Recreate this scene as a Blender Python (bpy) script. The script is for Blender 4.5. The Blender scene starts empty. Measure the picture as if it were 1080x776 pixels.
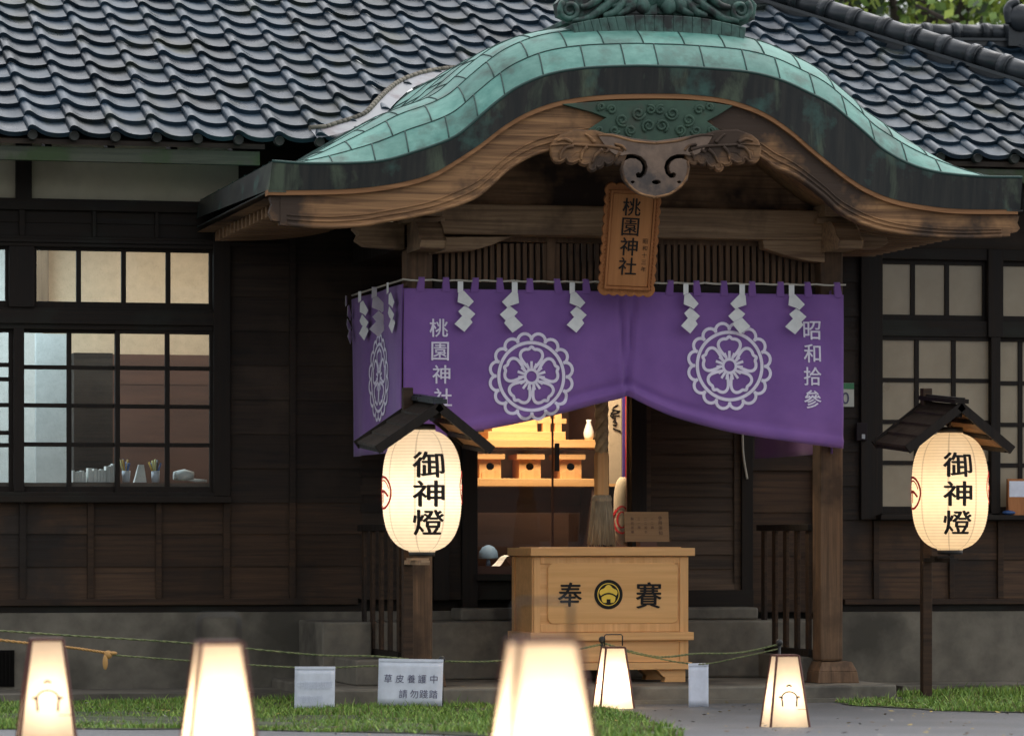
import bpy, math, random
from mathutils import Vector, Matrix, noise as mnoise
random.seed(7)
R = math.radians
scene = bpy.context.scene
COL = scene.collection
# ------------------------------------------------------------------ camera
F_PX, PSI, HOR = 4100.0, R(13.6), 570.0
FWD = Vector((math.sin(PSI), math.cos(PSI), 0)); RGT = Vector((math.cos(PSI), -math.sin(PSI), 0)); UP = Vector((0, 0, 1))
EYE = 1.13
_d = FWD + RGT * ((657 - 540) / F_PX)
CAM = -27.3 * _d; CAM.z = EYE
def ray(px, py): return FWD + RGT * ((px - 540) / F_PX) + UP * ((HOR - py) / F_PX)
def at(px, py, Y):
    d = ray(px, py); k = (Y - CAM.y) / d.y
    return CAM + d * k
def at_depth(px, py, D): return CAM + ray(px, py) * D
def pxm(Y, px=600): return F_PX / ((Y - CAM.y) / ray(px, 570).y)     # pixels per metre there
# ------------------------------------------------------------------ mesh builder
class MB:
    def __init__(s): s.v = []; s.f = []; s.m = []; s.s = []; s.M = None
    def av(s, p):
        p = Vector(p)
        if s.M is not None: p = s.M @ p
        s.v.append(p); return len(s.v) - 1
    def af(s, idx, m=0, sm=False): s.f.append(tuple(idx)); s.m.append(m); s.s.append(sm)
    def box(s, x0, x1, y0, y1, z0, z1, m=0):
        i = [s.av(p) for p in ((x0,y0,z0),(x1,y0,z0),(x1,y1,z0),(x0,y1,z0),(x0,y0,z1),(x1,y0,z1),(x1,y1,z1),(x0,y1,z1))]
        for q in ((0,3,2,1),(4,5,6,7),(0,1,5,4),(1,2,6,5),(2,3,7,6),(3,0,4,7)): s.af([i[k] for k in q], m)
    def hexa(s, lo, hi, m=0):                       # two quads (4 pts each) joined
        i = [s.av(p) for p in list(lo) + list(hi)]
        for q in ((3,2,1,0),(4,5,6,7),(0,1,5,4),(1,2,6,5),(2,3,7,6),(3,0,4,7)): s.af([i[k] for k in q], m)
    def bar(s, a, b, w, h, up=(0,0,1), m=0):
        a = Vector(a); b = Vector(b); d = (b - a).normalized(); u = Vector(up); r = d.cross(u).normalized(); u = r.cross(d)
        r *= w / 2; u *= h / 2
        s.hexa([a-r-u, a+r-u, a+r+u, a-r+u], [b-r-u, b+r-u, b+r+u, b-r+u], m)
    def tube(s, pts, rad, n=8, m=0, caps=True, closed=False, flat=1.0):
        pts = [Vector(p) for p in pts]; N = len(pts)
        if not hasattr(rad, '__len__'): rad = [rad] * N
        rings = []; ref = None
        for i, p in enumerate(pts):
            if closed: t = pts[(i+1) % N] - pts[i-1]
            else: t = pts[min(i+1, N-1)] - pts[max(i-1, 0)]
            t = t.normalized() if t.length > 1e-9 else Vector((0,0,1))
            if ref is None:
                ref = Vector((0,1,0)) if abs(t.y) < .8 else Vector((0,0,1))
            a = (ref - t * ref.dot(t)).normalized(); b = t.cross(a); ref = a
            rings.append([s.av(p + a * (math.cos(k*2*math.pi/n) * rad[i] * flat) + b * (math.sin(k*2*math.pi/n) * rad[i])) for k in range(n)])
        for i in range(N if closed else N - 1):
            A, B = rings[i], rings[(i+1) % N]
            for k in range(n): s.af((A[k], A[(k+1)%n], B[(k+1)%n], B[k]), m, True)
        if caps and not closed:
            s.af(rings[0][::-1], m); s.af(rings[-1], m)
    def lathe(s, prof, n=24, m=0, c=(0,0,0), caps=True):
        rings = []
        for r, z in prof:
            rings.append([s.av((c[0] + r*math.cos(2*math.pi*k/n), c[1] + r*math.sin(2*math.pi*k/n), c[2] + z)) for k in range(n)])
        for i in range(len(rings)-1):
            for k in range(n): s.af((rings[i][k], rings[i][(k+1)%n], rings[i+1][(k+1)%n], rings[i+1][k]), m, True)
        if caps: s.af(rings[0][::-1], m); s.af(rings[-1], m)
    def ell(s, c, rx, ry, rz, n=12, k=8, m=0, rot=None):
        c = Vector(c); rows = []
        for i in range(k+1):
            th = math.pi * i / k
            row = []
            for j in range(n):
                ph = 2*math.pi*j/n
                p = Vector((rx*math.sin(th)*math.cos(ph), ry*math.sin(th)*math.sin(ph), rz*math.cos(th)))
                if rot is not None: p = rot @ p
                row.append(s.av(c + p))
            rows.append(row)
        for i in range(k):
            for j in range(n): s.af((rows[i][j], rows[i+1][j], rows[i+1][(j+1)%n], rows[i][(j+1)%n]), m, True)
    def sweep(s, pts, w, h, m=0):                   # rectangular bar along a path in the x,z plane
        R_ = []
        for p in pts: R_.append([s.av((p[0], p[1]-w/2, p[2]-h/2)), s.av((p[0], p[1]+w/2, p[2]-h/2)), s.av((p[0], p[1]+w/2, p[2]+h/2)), s.av((p[0], p[1]-w/2, p[2]+h/2))])
        for a, b in zip(R_, R_[1:]):
            for k in range(4): s.af((a[k], a[(k+1)%4], b[(k+1)%4], b[k]), m)
        s.af(R_[0][::-1], m); s.af(R_[-1], m)
    def grid(s, fn, nu, nv, m=0, sm=True, flip=False):
        g = [[s.av(fn(i/nu, j/nv)) for j in range(nv+1)] for i in range(nu+1)]
        for i in range(nu):
            for j in range(nv):
                q = (g[i][j], g[i+1][j], g[i+1][j+1], g[i][j+1])
                s.af(q[::-1] if flip else q, m, sm)
        return g
    def prism(s, pts, y0, y1, m=0):                 # polygon of (x,z), extruded from y0 to y1
        n = len(pts); A = [s.av((p[0], y0, p[1])) for p in pts]; B = [s.av((p[0], y1, p[1])) for p in pts]
        s.af(A, m); s.af(B[::-1], m)
        for i in range(n): s.af((A[i], B[i], B[(i+1)%n], A[(i+1)%n]), m)
    def ribbon(s, pts, w, closed=False, m=0):       # flat stroke in the x,z plane, pts (x,z), at y=0
        N = len(pts); L = []; Rr = []
        for i in range(N):
            if closed: a, b = pts[i-1], pts[(i+1)%N]
            else: a, b = pts[max(i-1,0)], pts[min(i+1,N-1)]
            dx, dz = b[0]-a[0], b[1]-a[1]; l = math.hypot(dx, dz) or 1; nx, nz = -dz/l, dx/l
            L.append(s.av((pts[i][0]+nx*w/2, 0, pts[i][1]+nz*w/2))); Rr.append(s.av((pts[i][0]-nx*w/2, 0, pts[i][1]-nz*w/2)))
        for i in range(N if closed else N-1):
            j = (i+1) % N; s.af((L[i], Rr[i], Rr[j], L[j]), m)
    def add_mesh(s, me, fn, m=0):
        o = len(s.v)
        for v in me.vertices: s.v.append(Vector(fn(v.co)))
        for p in me.polygons: s.af([o + i for i in p.vertices], m)

def link(o): COL.objects.link(o); return o
def tag(o, label=None, cat=None, group=None, kind=None):
    if label: o['label'] = label
    if cat: o['category'] = cat
    if group: o['group'] = group
    if kind: o['kind'] = kind
    return o
def mesh_of(name, mb, mats, off=Vector((0,0,0))):
    me = bpy.data.meshes.new(name)
    me.from_pydata([tuple(v - off) for v in mb.v], [], mb.f)
    for m in (mats if isinstance(mats, (list, tuple)) else [mats]): me.materials.append(m)
    me.polygons.foreach_set('material_index', mb.m); me.polygons.foreach_set('use_smooth', mb.s)
    me.validate(); me.update(); return me
def wpos(o):
    p = Vector(o.location)
    while o.parent: o = o.parent; p += Vector(o.location)
    return p
SPLIT = {'foundation','wall_beam','base_shadow_board','corner_frame','eave_board','eave_underboard','batten','sill_rail','barge_rafter','skirt_rail','rail','room_wall','room_partition','threshold','soffit','support','side_curb','beam_bracket','rafter','upper_wall_board','eave_end_tile','ridge_cap_board'}
def islands(mb):
    par = list(range(len(mb.v)))
    def find(i):
        while par[i] != i: par[i] = par[par[i]]; i = par[i]
        return i
    for f in mb.f:
        r = find(f[0])
        for i in f[1:]: par[find(i)] = r
    groups = {}
    for k, f in enumerate(mb.f): groups.setdefault(find(f[0]), []).append(k)
    out = []
    for ks in groups.values():
        q = MB(); mp = {}
        for k in ks:
            idx = []
            for i in mb.f[k]:
                if i not in mp: mp[i] = len(q.v); q.v.append(mb.v[i])
                idx.append(mp[i])
            q.af(idx, mb.m[k], mb.s[k])
        out.append(q)
    return out
def part(name, mb, mats, parent=None, bevel=0, local=False, label=None):
    """one mesh object; verts are world coordinates unless local"""
    if name in SPLIT:
        qs = islands(mb)
        if len(qs) > 1:
            os_ = [part2(name, q, mats, parent, bevel, local, label) for q in qs]; return os_[0]
    return part2(name, mb, mats, parent, bevel, local, label)
def part2(name, mb, mats, parent=None, bevel=0, local=False, label=None):
    off = Vector((0,0,0))
    if parent is not None and not local: off = wpos(parent)
    o = link(bpy.data.objects.new(name, mesh_of(name, mb, mats, off)))
    if parent is not None: o.parent = parent
    if bevel:
        b = o.modifiers.new('bevel', 'BEVEL'); b.width = bevel; b.segments = 2; b.limit_method = 'ANGLE'; b.harden_normals = False
    if label: o['label'] = label
    return o
def solo(name, mb, mats, base, label, cat, group=None, kind=None, bevel=0):
    o = link(bpy.data.objects.new(name, mesh_of(name, mb, mats, Vector(base)))); o.location = base
    if bevel:
        b = o.modifiers.new('bevel', 'BEVEL'); b.width = bevel; b.segments = 2; b.limit_method = 'ANGLE'
    return tag(o, label, cat, group, kind)
def thing(name, base, label, cat, group=None):
    o = link(bpy.data.objects.new(name, None)); o.location = base; o.empty_display_size = .1
    return tag(o, label, cat, group)
def pbox(mb, x0, x1, y0, y1, Y, depth, m=0):        # photo-measured front face standing at plane Y
    a = at(x0, (y0+y1)/2, Y); b = at(x1, (y0+y1)/2, Y); xm = (x0+x1)/2
    mb.box(a.x, b.x, Y, Y+depth, at(xm, y1, Y).z, at(xm, y0, Y).z, m)
def spline(pts, n=8):
    out = []; P = [Vector(p) for p in pts]
    for i in range(len(P)-1):
        p0, p1, p2, p3 = P[max(i-1,0)], P[i], P[i+1], P[min(i+2, len(P)-1)]
        for k in range(n):
            t = k/n
            out.append(.5*((2*p1)+(p2-p0)*t+(2*p0-5*p1+4*p2-p3)*t*t+(3*p1-p0-3*p2+p3)*t**3))
    out.append(P[-1]); return out
_dg = bpy.context.evaluated_depsgraph_get
def curve_mesh(loops, extrude=0.0, bevel=0.0):
    cu = bpy.data.curves.new('outline', 'CURVE'); cu.dimensions = '2D'; cu.fill_mode = 'BOTH'; cu.extrude = extrude; cu.bevel_depth = bevel; cu.bevel_resolution = 1
    for lp in loops:
        sp = cu.splines.new('POLY'); sp.points.add(len(lp)-1); sp.use_cyclic_u = True
        for i, p in enumerate(lp): sp.points[i].co = (p[0], p[1], 0, 1)
    o = link(bpy.data.objects.new('outline', cu)); dg = _dg(); dg.update()
    me = bpy.data.meshes.new_from_object(o.evaluated_get(dg)); bpy.data.objects.remove(o); bpy.data.curves.remove(cu)
    return me
def cut_shape(mb, loops, Yf, depth, bevel=0.006, m=0):   # outline(s) of (x,z), holes allowed, front at Yf
    me = curve_mesh(loops, max(depth/2 - bevel, .0005), bevel)
    mb.add_mesh(me, lambda c: (c.x, Yf + depth/2 - c.z, c.y), m); bpy.data.meshes.remove(me)
_glyph = {}
def glyph(ch, bold=0.0):
    k = (ch, bold)
    if k not in _glyph:
        import bmesh
        cu = bpy.data.curves.new('glyph', 'FONT'); cu.body = ch; cu.size = 1; cu.resolution_u = 3
        o = link(bpy.data.objects.new('glyph', cu)); dg = _dg(); dg.update()
        me = bpy.data.meshes.new_from_object(o.evaluated_get(dg)); bpy.data.objects.remove(o); bpy.data.curves.remove(cu)
        bm = bmesh.new(); bm.from_mesh(me); bmesh.ops.triangulate(bm, faces=bm.faces)
        for _ in range(3):
            ed = [e for e in bm.edges if e.calc_length() > .14]
            if not ed: break
            bmesh.ops.subdivide_edges(bm, edges=ed, cuts=1); bmesh.ops.triangulate(bm, faces=[f for f in bm.faces if len(f.verts) > 3])
        V = [(v.co.x, v.co.y) for v in bm.verts]; bm.verts.index_update(); Fc = [[v.index for v in f.verts] for f in bm.faces]; bm.free(); bpy.data.meshes.remove(me)
        x0 = min(p[0] for p in V); x1 = max(p[0] for p in V); y0 = min(p[1] for p in V); y1 = max(p[1] for p in V)
        c = ((x0+x1)/2, (y0+y1)/2); h = max(x1-x0, y1-y0)
        _glyph[k] = ([((p[0]-c[0])/h, (p[1]-c[1])/h) for p in V], Fc)
    return _glyph[k]
def write(mb, ch, cx, cz, size, fn, m=0, bold=0.0, sx=1.0, slant=0.0):   # fn maps (u,w) on the surface to a point
    V, Fc = glyph(ch); size *= 1 - bold
    for lay, (ox, oy) in enumerate(((bold, 0), (-bold, .4*bold), (0, .6*bold), (.3*bold, -.6*bold)) if bold > .008 else ((0, 0),)):
        o = len(mb.v)
        for x, y in V: p_ = fn(cx + ((x+ox)*sx + slant*y)*size, cz + (y+oy)*size); mb.av((p_[0], p_[1] - .0005*lay, p_[2]))
        for f in Fc: mb.af([o+i for i in f], m)
# ------------------------------------------------------------------ materials
def nd(nt, t, **kw):
    n = nt.nodes.new(t)
    for k, v in kw.items():
        if k in n.inputs.keys(): n.inputs[k].default_value = v
        else: setattr(n, k, v)
    return n
def ramp(nt, fac, stops, interp='LINEAR'):
    r = nt.nodes.new('ShaderNodeValToRGB'); r.color_ramp.interpolation = interp
    while len(r.color_ramp.elements) < len(stops): r.color_ramp.elements.new(.5)
    for e, (p, c) in zip(r.color_ramp.elements, stops):
        e.position = p; e.color = (c, c, c, 1) if not hasattr(c, '__len__') else (*c, 1)
    nt.links.new(fac, r.inputs[0]); return r
def base_mat(name):
    m = bpy.data.materials.new(name); m.use_nodes = True; nt = m.node_tree; b = nt.nodes['Principled BSDF']
    tc = nt.nodes.new('ShaderNodeTexCoord'); return m, nt, b, tc.outputs['Object']
def noise(nt, co, scale=(1,1,1), s=1.0, detail=5, rough=.6, dist=0):
    mp = nt.nodes.new('ShaderNodeMapping'); mp.inputs['Scale'].default_value = scale; nt.links.new(co, mp.inputs[0])
    n = nd(nt, 'ShaderNodeTexNoise', Scale=s, Detail=detail, Roughness=rough, Distortion=dist); nt.links.new(mp.outputs[0], n.inputs['Vector']); return n.outputs['Fac']
def mixc(nt, fac, a, b, mode='MIX'):
    n = nt.nodes.new('ShaderNodeMix'); n.data_type = 'RGBA'; n.blend_type = mode
    for sock, v in ((n.inputs[0], fac), (n.inputs[6], a), (n.inputs[7], b)):
        if hasattr(v, 'is_linked') or hasattr(v, 'links'): nt.links.new(v, sock)
        elif hasattr(v, '__len__'): sock.default_value = (*v, 1)
        else: sock.default_value = v
    return n.outputs[2]
def bump(nt, b, h, st=.3, dist=.01):
    n = nd(nt, 'ShaderNodeBump', Strength=st, Distance=dist); nt.links.new(h, n.inputs['Height']); nt.links.new(n.outputs[0], b.inputs['Normal'])
def pmat(name, c1, c2, scale=(1,1,1), s=6, rough=(.5,.8), bmp=.3, bd=.006, dist=0, stain=None, stain_s=1.2, stain_r=(.5,.65), island=0, spec=.5, coat=0):
    m, nt, b, co = base_mat(name)
    n = noise(nt, co, scale, s, 7, .62, dist)
    r = ramp(nt, n, [(.32, 0), (.68, 1)])
    c = mixc(nt, r.outputs[0], c1, c2)
    if stain:
        n2 = noise(nt, co, (1,1,1), stain_s, 5, .6); r2 = ramp(nt, n2, [(stain_r[0], 0), (stain_r[1], 1)])
        c = mixc(nt, r2.outputs[0], c, stain)
    if island:
        g = nt.nodes.new('ShaderNodeNewGeometry'); r3 = ramp(nt, g.outputs['Random Per Island'], [(0, 1-island), (1, 1+island)])
        c = mixc(nt, 1.0, c, r3.outputs[0], 'MULTIPLY')
    nt.links.new(c, b.inputs['Base Color'])
    rr = ramp(nt, n, [(.3, rough[0]), (.7, rough[1])]); nt.links.new(rr.outputs[0], b.inputs['Roughness'])
    b.inputs['Specular IOR Level'].default_value = spec
    if coat: b.inputs['Coat Weight'].default_value = coat; b.inputs['Coat Roughness'].default_value = .2
    if bmp: bump(nt, b, n, bmp, bd)
    return m
def wood(name, c1, c2, axis='x', **kw):
    sc = {'x': (.5,14,14), 'y': (14,.5,14), 'z': (14,14,.5)}[axis]
    kw.setdefault('s', 2.2); kw.setdefault('dist', .6); kw.setdefault('rough', (.5,.75)); kw.setdefault('bmp', .45); kw.setdefault('spec', .22)
    return pmat(name, c1, c2, sc, **kw)
def plain(name, c, rough=.6, spec=.5, emit=0, metal=0, ec=None):
    m, nt, b, co = base_mat(name); n = noise(nt, co, (1,1,1), 14, 4)
    r = ramp(nt, n, [(.3, tuple(x*.92 for x in c)), (.7, tuple(min(1, x*1.08) for x in c))]); nt.links.new(r.outputs[0], b.inputs['Base Color'])
    b.inputs['Roughness'].default_value = rough; b.inputs['Specular IOR Level'].default_value = spec; b.inputs['Metallic'].default_value = metal
    if emit: b.inputs['Emission Color'].default_value = (*(ec or c), 1); b.inputs['Emission Strength'].default_value = emit
    return m
M = {}
DK1, DK2 = (.014,.0095,.007), (.042,.028,.019)
M['dark_h'] = wood('dark_boards', DK1, DK2, 'x', island=.35, stain=(.05,.034,.023), stain_s=1.0)
M['dark_v'] = wood('dark_upright_wood', (.009,.0064,.0048), (.024,.0165,.0115), 'z')
M['dark_beam'] = wood('dark_beam_wood', (.010,.007,.005), (.026,.018,.0125), 'x', stain=(.022,.022,.016), stain_s=2)
M['wains'] = wood('wainscot_boards', (.030,.017,.010), (.090,.051,.029), 'x', island=.4, stain=(.028,.02,.015), stain_s=1.4)
M['porch_x'] = wood('weathered_porch_beam', (.18,.108,.062), (.47,.31,.185), 'x', stain=(.13,.084,.053), stain_s=1.6)
M['porch_z'] = wood('weathered_porch_post', (.085,.048,.026), (.21,.125,.072), 'z', stain=(.06,.036,.022), stain_s=1.5)
M['barge'] = wood('weathered_bargeboard', (.105,.052,.026), (.46,.25,.115), 'x', stain=(.065,.042,.029), stain_s=1.5, stain_r=(.46,.58))
M['strip'] = wood('oiled_eave_strip', (.22,.10,.04), (.36,.18,.08), 'x')
M['rafter'] = wood('rafter_wood', (.17,.095,.05), (.32,.19,.10), 'x', island=.25)
M['carve'] = pmat('carved_brown_wood', (.12,.078,.054), (.25,.17,.12), (1,1,1), s=9, rough=(.6,.8), bmp=.3, stain=(.07,.055,.048), stain_s=4)
M['gable'] = wood('smoky_gable_board', (.15,.085,.048), (.44,.26,.14), 'x', stain=(.045,.028,.02), stain_s=1.2, stain_r=(.46,.62))
M['plaque'] = wood('orange_plaque_wood', (.34,.125,.042), (.46,.19,.07), 'z', bmp=.2)
M['hinoki'] = wood('pale_box_wood', (.68,.355,.135), (.84,.49,.215), 'x', s=1.6, bmp=.1, rough=(.4,.55))
M['hinoki_z'] = wood('pale_upright_wood', (.68,.355,.135), (.84,.49,.215), 'z', s=1.6, bmp=.1, rough=(.4,.55))
M['tile'] = pmat('wet_blue_grey_roof_tile', (.008,.0175,.029), (.023,.043,.064), (1,1,1), s=5, rough=(.22,.44), bmp=.2, bd=.005, island=.5, stain=(.026,.032,.024), stain_s=2.4, stain_r=(.52,.68), spec=.42)
M['ridge'] = pmat('dark_ridge_tile', (.014,.017,.02), (.032,.037,.042), (1,1,1), s=4, rough=(.2,.45), bmp=.15, island=.25)
M['copper'] = pmat('verdigris_copper_sheet', (.055,.205,.168), (.15,.335,.28), (1.6,2.5,1.6), s=4.5, rough=(.5,.65), bmp=.3, bd=.006, stain=(.06,.13,.105), stain_s=4.0, stain_r=(.5,.66), island=.16)
M['seam'] = plain('dark_seam', (.02,.06,.05), .6)
M['copdark'] = None
M['cop_orn'] = pmat('carved_verdigris', (.022,.06,.048), (.085,.18,.145), (3,3,1), s=5, rough=(.4,.65), bmp=.5, stain=(.010,.013,.011), stain_s=6, stain_r=(.45,.6))  # near-black mottling paints shadow in among the carving
M['green_paint'] = pmat('faded_green_paint', (.028,.062,.040), (.06,.115,.075), (1,1,1), s=8, rough=(.6,.8), bmp=.3, stain=(.06,.055,.04), stain_s=4, stain_r=(.52,.66))
M['plaster'] = pmat('aged_cream_plaster', (.56,.50,.37), (.68,.62,.47), (1,1,1), s=3, rough=(.8,.9), bmp=.1, stain=(.47,.42,.30), stain_s=1.1)
M['conc'] = pmat('old_concrete', (.125,.108,.082), (.225,.20,.155), (1,1,1), s=5, rough=(.75,.92), bmp=.3, stain=(.075,.066,.05), stain_s=1.3, stain_r=(.46,.66))
M['step'] = pmat('worn_step_concrete', (.125,.108,.083), (.22,.195,.15), (1,1,1), s=6, rough=(.6,.85), bmp=.3, stain=(.07,.06,.047), stain_s=1.8)
M['black'] = plain('soft_black_ink', (.012,.010,.009), .7, .3)
M['iron'] = plain('black_iron', (.02,.019,.018), .45)
M['dark_hole'] = plain('dark_vent_and_hole_shade', (.008,.007,.006), .9, .1)  # near-black, painted in as shade inside holes; also the vent colour
M['white_paper'] = plain('white_paper', (.84,.83,.80), .8, .2)
M['rope_w'] = plain('white_cord', (.55,.50,.42), .85, .2)
M['flash'] = pmat('grey_lead_flashing', (.14,.15,.16), (.26,.27,.30), (1,1,1), s=4, rough=(.3,.55), bmp=.2, stain=(.13,.10,.11), stain_s=3)
M['gold'] = plain('gold_leaf', (.86,.58,.06), .45)
M['red'] = plain('red_ink', (.55,.025,.03), .7, .2)
M['frame_red'] = plain('dark_red_frame', (.10,.028,.018), .55)
M['straw'] = pmat('old_straw_tassel', (.27,.21,.13), (.50,.40,.26), (30,30,.6), s=3, rough=(.8,.9), bmp=.6)
M['rope_b'] = pmat('brown_hemp_rope', (.38,.27,.14), (.6,.46,.27), (1,1,1), s=30, rough=(.8,.95), bmp=.5)
M['card'] = plain('plastic_white_card', (.76,.79,.88), .45)
M['ink_blue'] = plain('faded_blue_ink', (.09,.085,.16), .7)
M['ink_faint'] = plain('bleached_ink', (.66,.69,.78), .6)
M['cream_wall'] = plain('cream_room_wall', (.62,.50,.36), .9, .1)
M['white_wall'] = plain('white_room_wall', (.60,.60,.58), .9, .1)
M['brown_wall'] = pmat('brown_panelling', (.075,.034,.022), (.12,.056,.037), (.6,6,6), s=2, rough=(.6,.8), bmp=.1)
M['room_floor'] = plain('room_floor', (.10,.06,.035), .5)
M['lilac'] = plain('pale_lilac_print', (.86,.78,.90), .85, .1)
def cloth_mat(name, c1, c2):
    m, nt, b, co = base_mat(name)
    n = noise(nt, co, (1,1,1), 2.5, 4); r = ramp(nt, n, [(.3, c1), (.7, c2)]); nt.links.new(r.outputs[0], b.inputs['Base Color'])
    b.inputs['Roughness'].default_value = .85; b.inputs['Specular IOR Level'].default_value = .15; b.inputs['Sheen Weight'].default_value = .25
    w = nd(nt, 'ShaderNodeTexNoise', Scale=350.0, Detail=2.0); nt.links.new(co, w.inputs['Vector']); bump(nt, b, w.outputs['Fac'], .15, .002)
    return m
M['purple'] = cloth_mat('purple_cloth', (.205,.098,.315), (.265,.128,.385))
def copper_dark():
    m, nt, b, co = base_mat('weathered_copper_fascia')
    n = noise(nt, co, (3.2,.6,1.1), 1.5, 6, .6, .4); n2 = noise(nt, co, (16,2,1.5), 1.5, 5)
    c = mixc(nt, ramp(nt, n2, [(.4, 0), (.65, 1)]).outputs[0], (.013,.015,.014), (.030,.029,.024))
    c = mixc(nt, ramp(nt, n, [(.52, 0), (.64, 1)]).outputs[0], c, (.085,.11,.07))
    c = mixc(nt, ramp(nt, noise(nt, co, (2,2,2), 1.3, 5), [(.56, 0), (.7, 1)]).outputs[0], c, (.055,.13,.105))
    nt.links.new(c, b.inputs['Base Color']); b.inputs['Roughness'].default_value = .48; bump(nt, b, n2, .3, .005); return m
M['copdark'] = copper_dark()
def glass_mat():
    m = bpy.data.materials.new('window_glass'); m.use_nodes = True; nt = m.node_tree; nt.nodes.clear()
    o = nt.nodes.new('ShaderNodeOutputMaterial'); t = nd(nt, 'ShaderNodeBsdfTransparent', Color=(.93,.95,.94,1)); g = nd(nt, 'ShaderNodeBsdfGlossy', Roughness=.03)
    d = nd(nt, 'ShaderNodeBsdfDiffuse', Color=(.5,.5,.5,1))
    tc = nt.nodes.new('ShaderNodeTexCoord'); ns = nd(nt, 'ShaderNodeTexNoise', Scale=160.0, Detail=3.0); nt.links.new(tc.outputs['Object'], ns.inputs['Vector'])
    rr = ramp(nt, ns.outputs['Fac'], [(.58, .01), (.78, .20)])
    f = nd(nt, 'ShaderNodeFresnel', IOR=1.3); mx = nt.nodes.new('ShaderNodeMixShader'); my = nt.nodes.new('ShaderNodeMixShader')
    nt.links.new(rr.outputs[0], my.inputs[0]); nt.links.new(t.outputs[0], my.inputs[1]); nt.links.new(d.outputs[0], my.inputs[2])
    nt.links.new(f.outputs[0], mx.inputs[0]); nt.links.new(my.outputs[0], mx.inputs[1]); nt.links.new(g.outputs[0], mx.inputs[2]); nt.links.new(mx.outputs[0], o.inputs[0]); return m
M['glass'] = glass_mat()
M['frost'] = pmat('frosted_pane', (.31,.245,.16), (.40,.325,.22), (1,1,1), s=2.5, rough=(.25,.4), bmp=.05)
def paper_glow(name, col, ribs=0, emit=0.0, dif=.3):
    m = bpy.data.materials.new(name); m.use_nodes = True; nt = m.node_tree; nt.nodes.clear()
    o = nt.nodes.new('ShaderNodeOutputMaterial'); t = nd(nt, 'ShaderNodeBsdfTranslucent'); d = nd(nt, 'ShaderNodeBsdfDiffuse'); mx = nd(nt, 'ShaderNodeMixShader'); mx.inputs[0].default_value = dif
    tc = nt.nodes.new('ShaderNodeTexCoord'); n = noise(nt, tc.outputs['Object'], (1,1,1), 18, 4)
    c = ramp(nt, n, [(.3, tuple(x*.93 for x in col)), (.7, col)]).outputs[0]
    if ribs:
        sp = nt.nodes.new('ShaderNodeSeparateXYZ'); nt.links.new(tc.outputs['Object'], sp.inputs[0])
        a = nd(nt, 'ShaderNodeMath', operation='ARCTAN2'); nt.links.new(sp.outputs['Y'], a.inputs[0]); nt.links.new(sp.outputs['X'], a.inputs[1])
        k = nd(nt, 'ShaderNodeMath', operation='MULTIPLY'); nt.links.new(a.outputs[0], k.inputs[0]); k.inputs[1].default_value = ribs/2
        cs = nd(nt, 'ShaderNodeMath', operation='COSINE'); nt.links.new(k.outputs[0], cs.inputs[0]); ab = nd(nt, 'ShaderNodeMath', operation='ABSOLUTE'); nt.links.new(cs.outputs[0], ab.inputs[0])
        rb = ramp(nt, ab.outputs[0], [(0, .66), (.07, .72), (.14, 1)]); c = mixc(nt, 1.0, c, rb.outputs[0], 'MULTIPLY')
        wz = nd(nt, 'ShaderNodeMath', operation='MULTIPLY'); nt.links.new(sp.outputs['Z'], wz.inputs[0]); wz.inputs[1].default_value = 2*math.pi*40/.86
        sn = nd(nt, 'ShaderNodeMath', operation='SINE'); nt.links.new(wz.outputs[0], sn.inputs[0]); rz = ramp(nt, sn.outputs[0], [(.45, 1), (1.0, .80)]); c = mixc(nt, 1.0, c, rz.outputs[0], 'MULTIPLY')
    nt.links.new(c, t.inputs[0]); nt.links.new(c, d.inputs[0]); nt.links.new(d.outputs[0], mx.inputs[2]); nt.links.new(t.outputs[0], mx.inputs[1])
    nt.links.new(mx.outputs[0], o.inputs[0]); return m
M['chochin'] = paper_glow('lantern_paper', (.88,.81,.69), ribs=8)
M['shade'] = paper_glow('floor_lantern_paper', (.88,.77,.62), dif=.25)

def lamp(kind, name, loc, power, col, size=.1, rot=None):
    l = bpy.data.lights.new(name, kind); l.energy = power; l.color = col
    if kind == 'POINT': l.shadow_soft_size = size
    if kind == 'AREA': l.size = size
    o = link(bpy.data.objects.new(name, l)); o.location = loc
    if rot: o.rotation_euler = rot
    return o
YW = 2.0                                             # plane of the main wall; porch posts stand at y = 0
# ------------------------------------------------------------------ THE HALL
hall = thing('shrine_hall', (0, YW, 0), 'long dark timber shrine hall with blue grey tiled roof and green copper curved porch gable', 'building')
# --- main roof
YE = 1.15; EAVE = at(160, 147, YE); PITCH = .46; PHI = math.atan(PITCH); SW = (at(163,147,YE).x - at(32,147,YE).x)/3; EXPO = SW*1.04
ZE = EAVE.z
def roofz(y): return ZE + PITCH*(y - YE)
def roofpt(px, py):
    d = ray(px, py); k = (ZE + PITCH*(CAM.y - YE) - CAM.z)/(d.z - PITCH*d.y); return CAM + d*k
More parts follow.
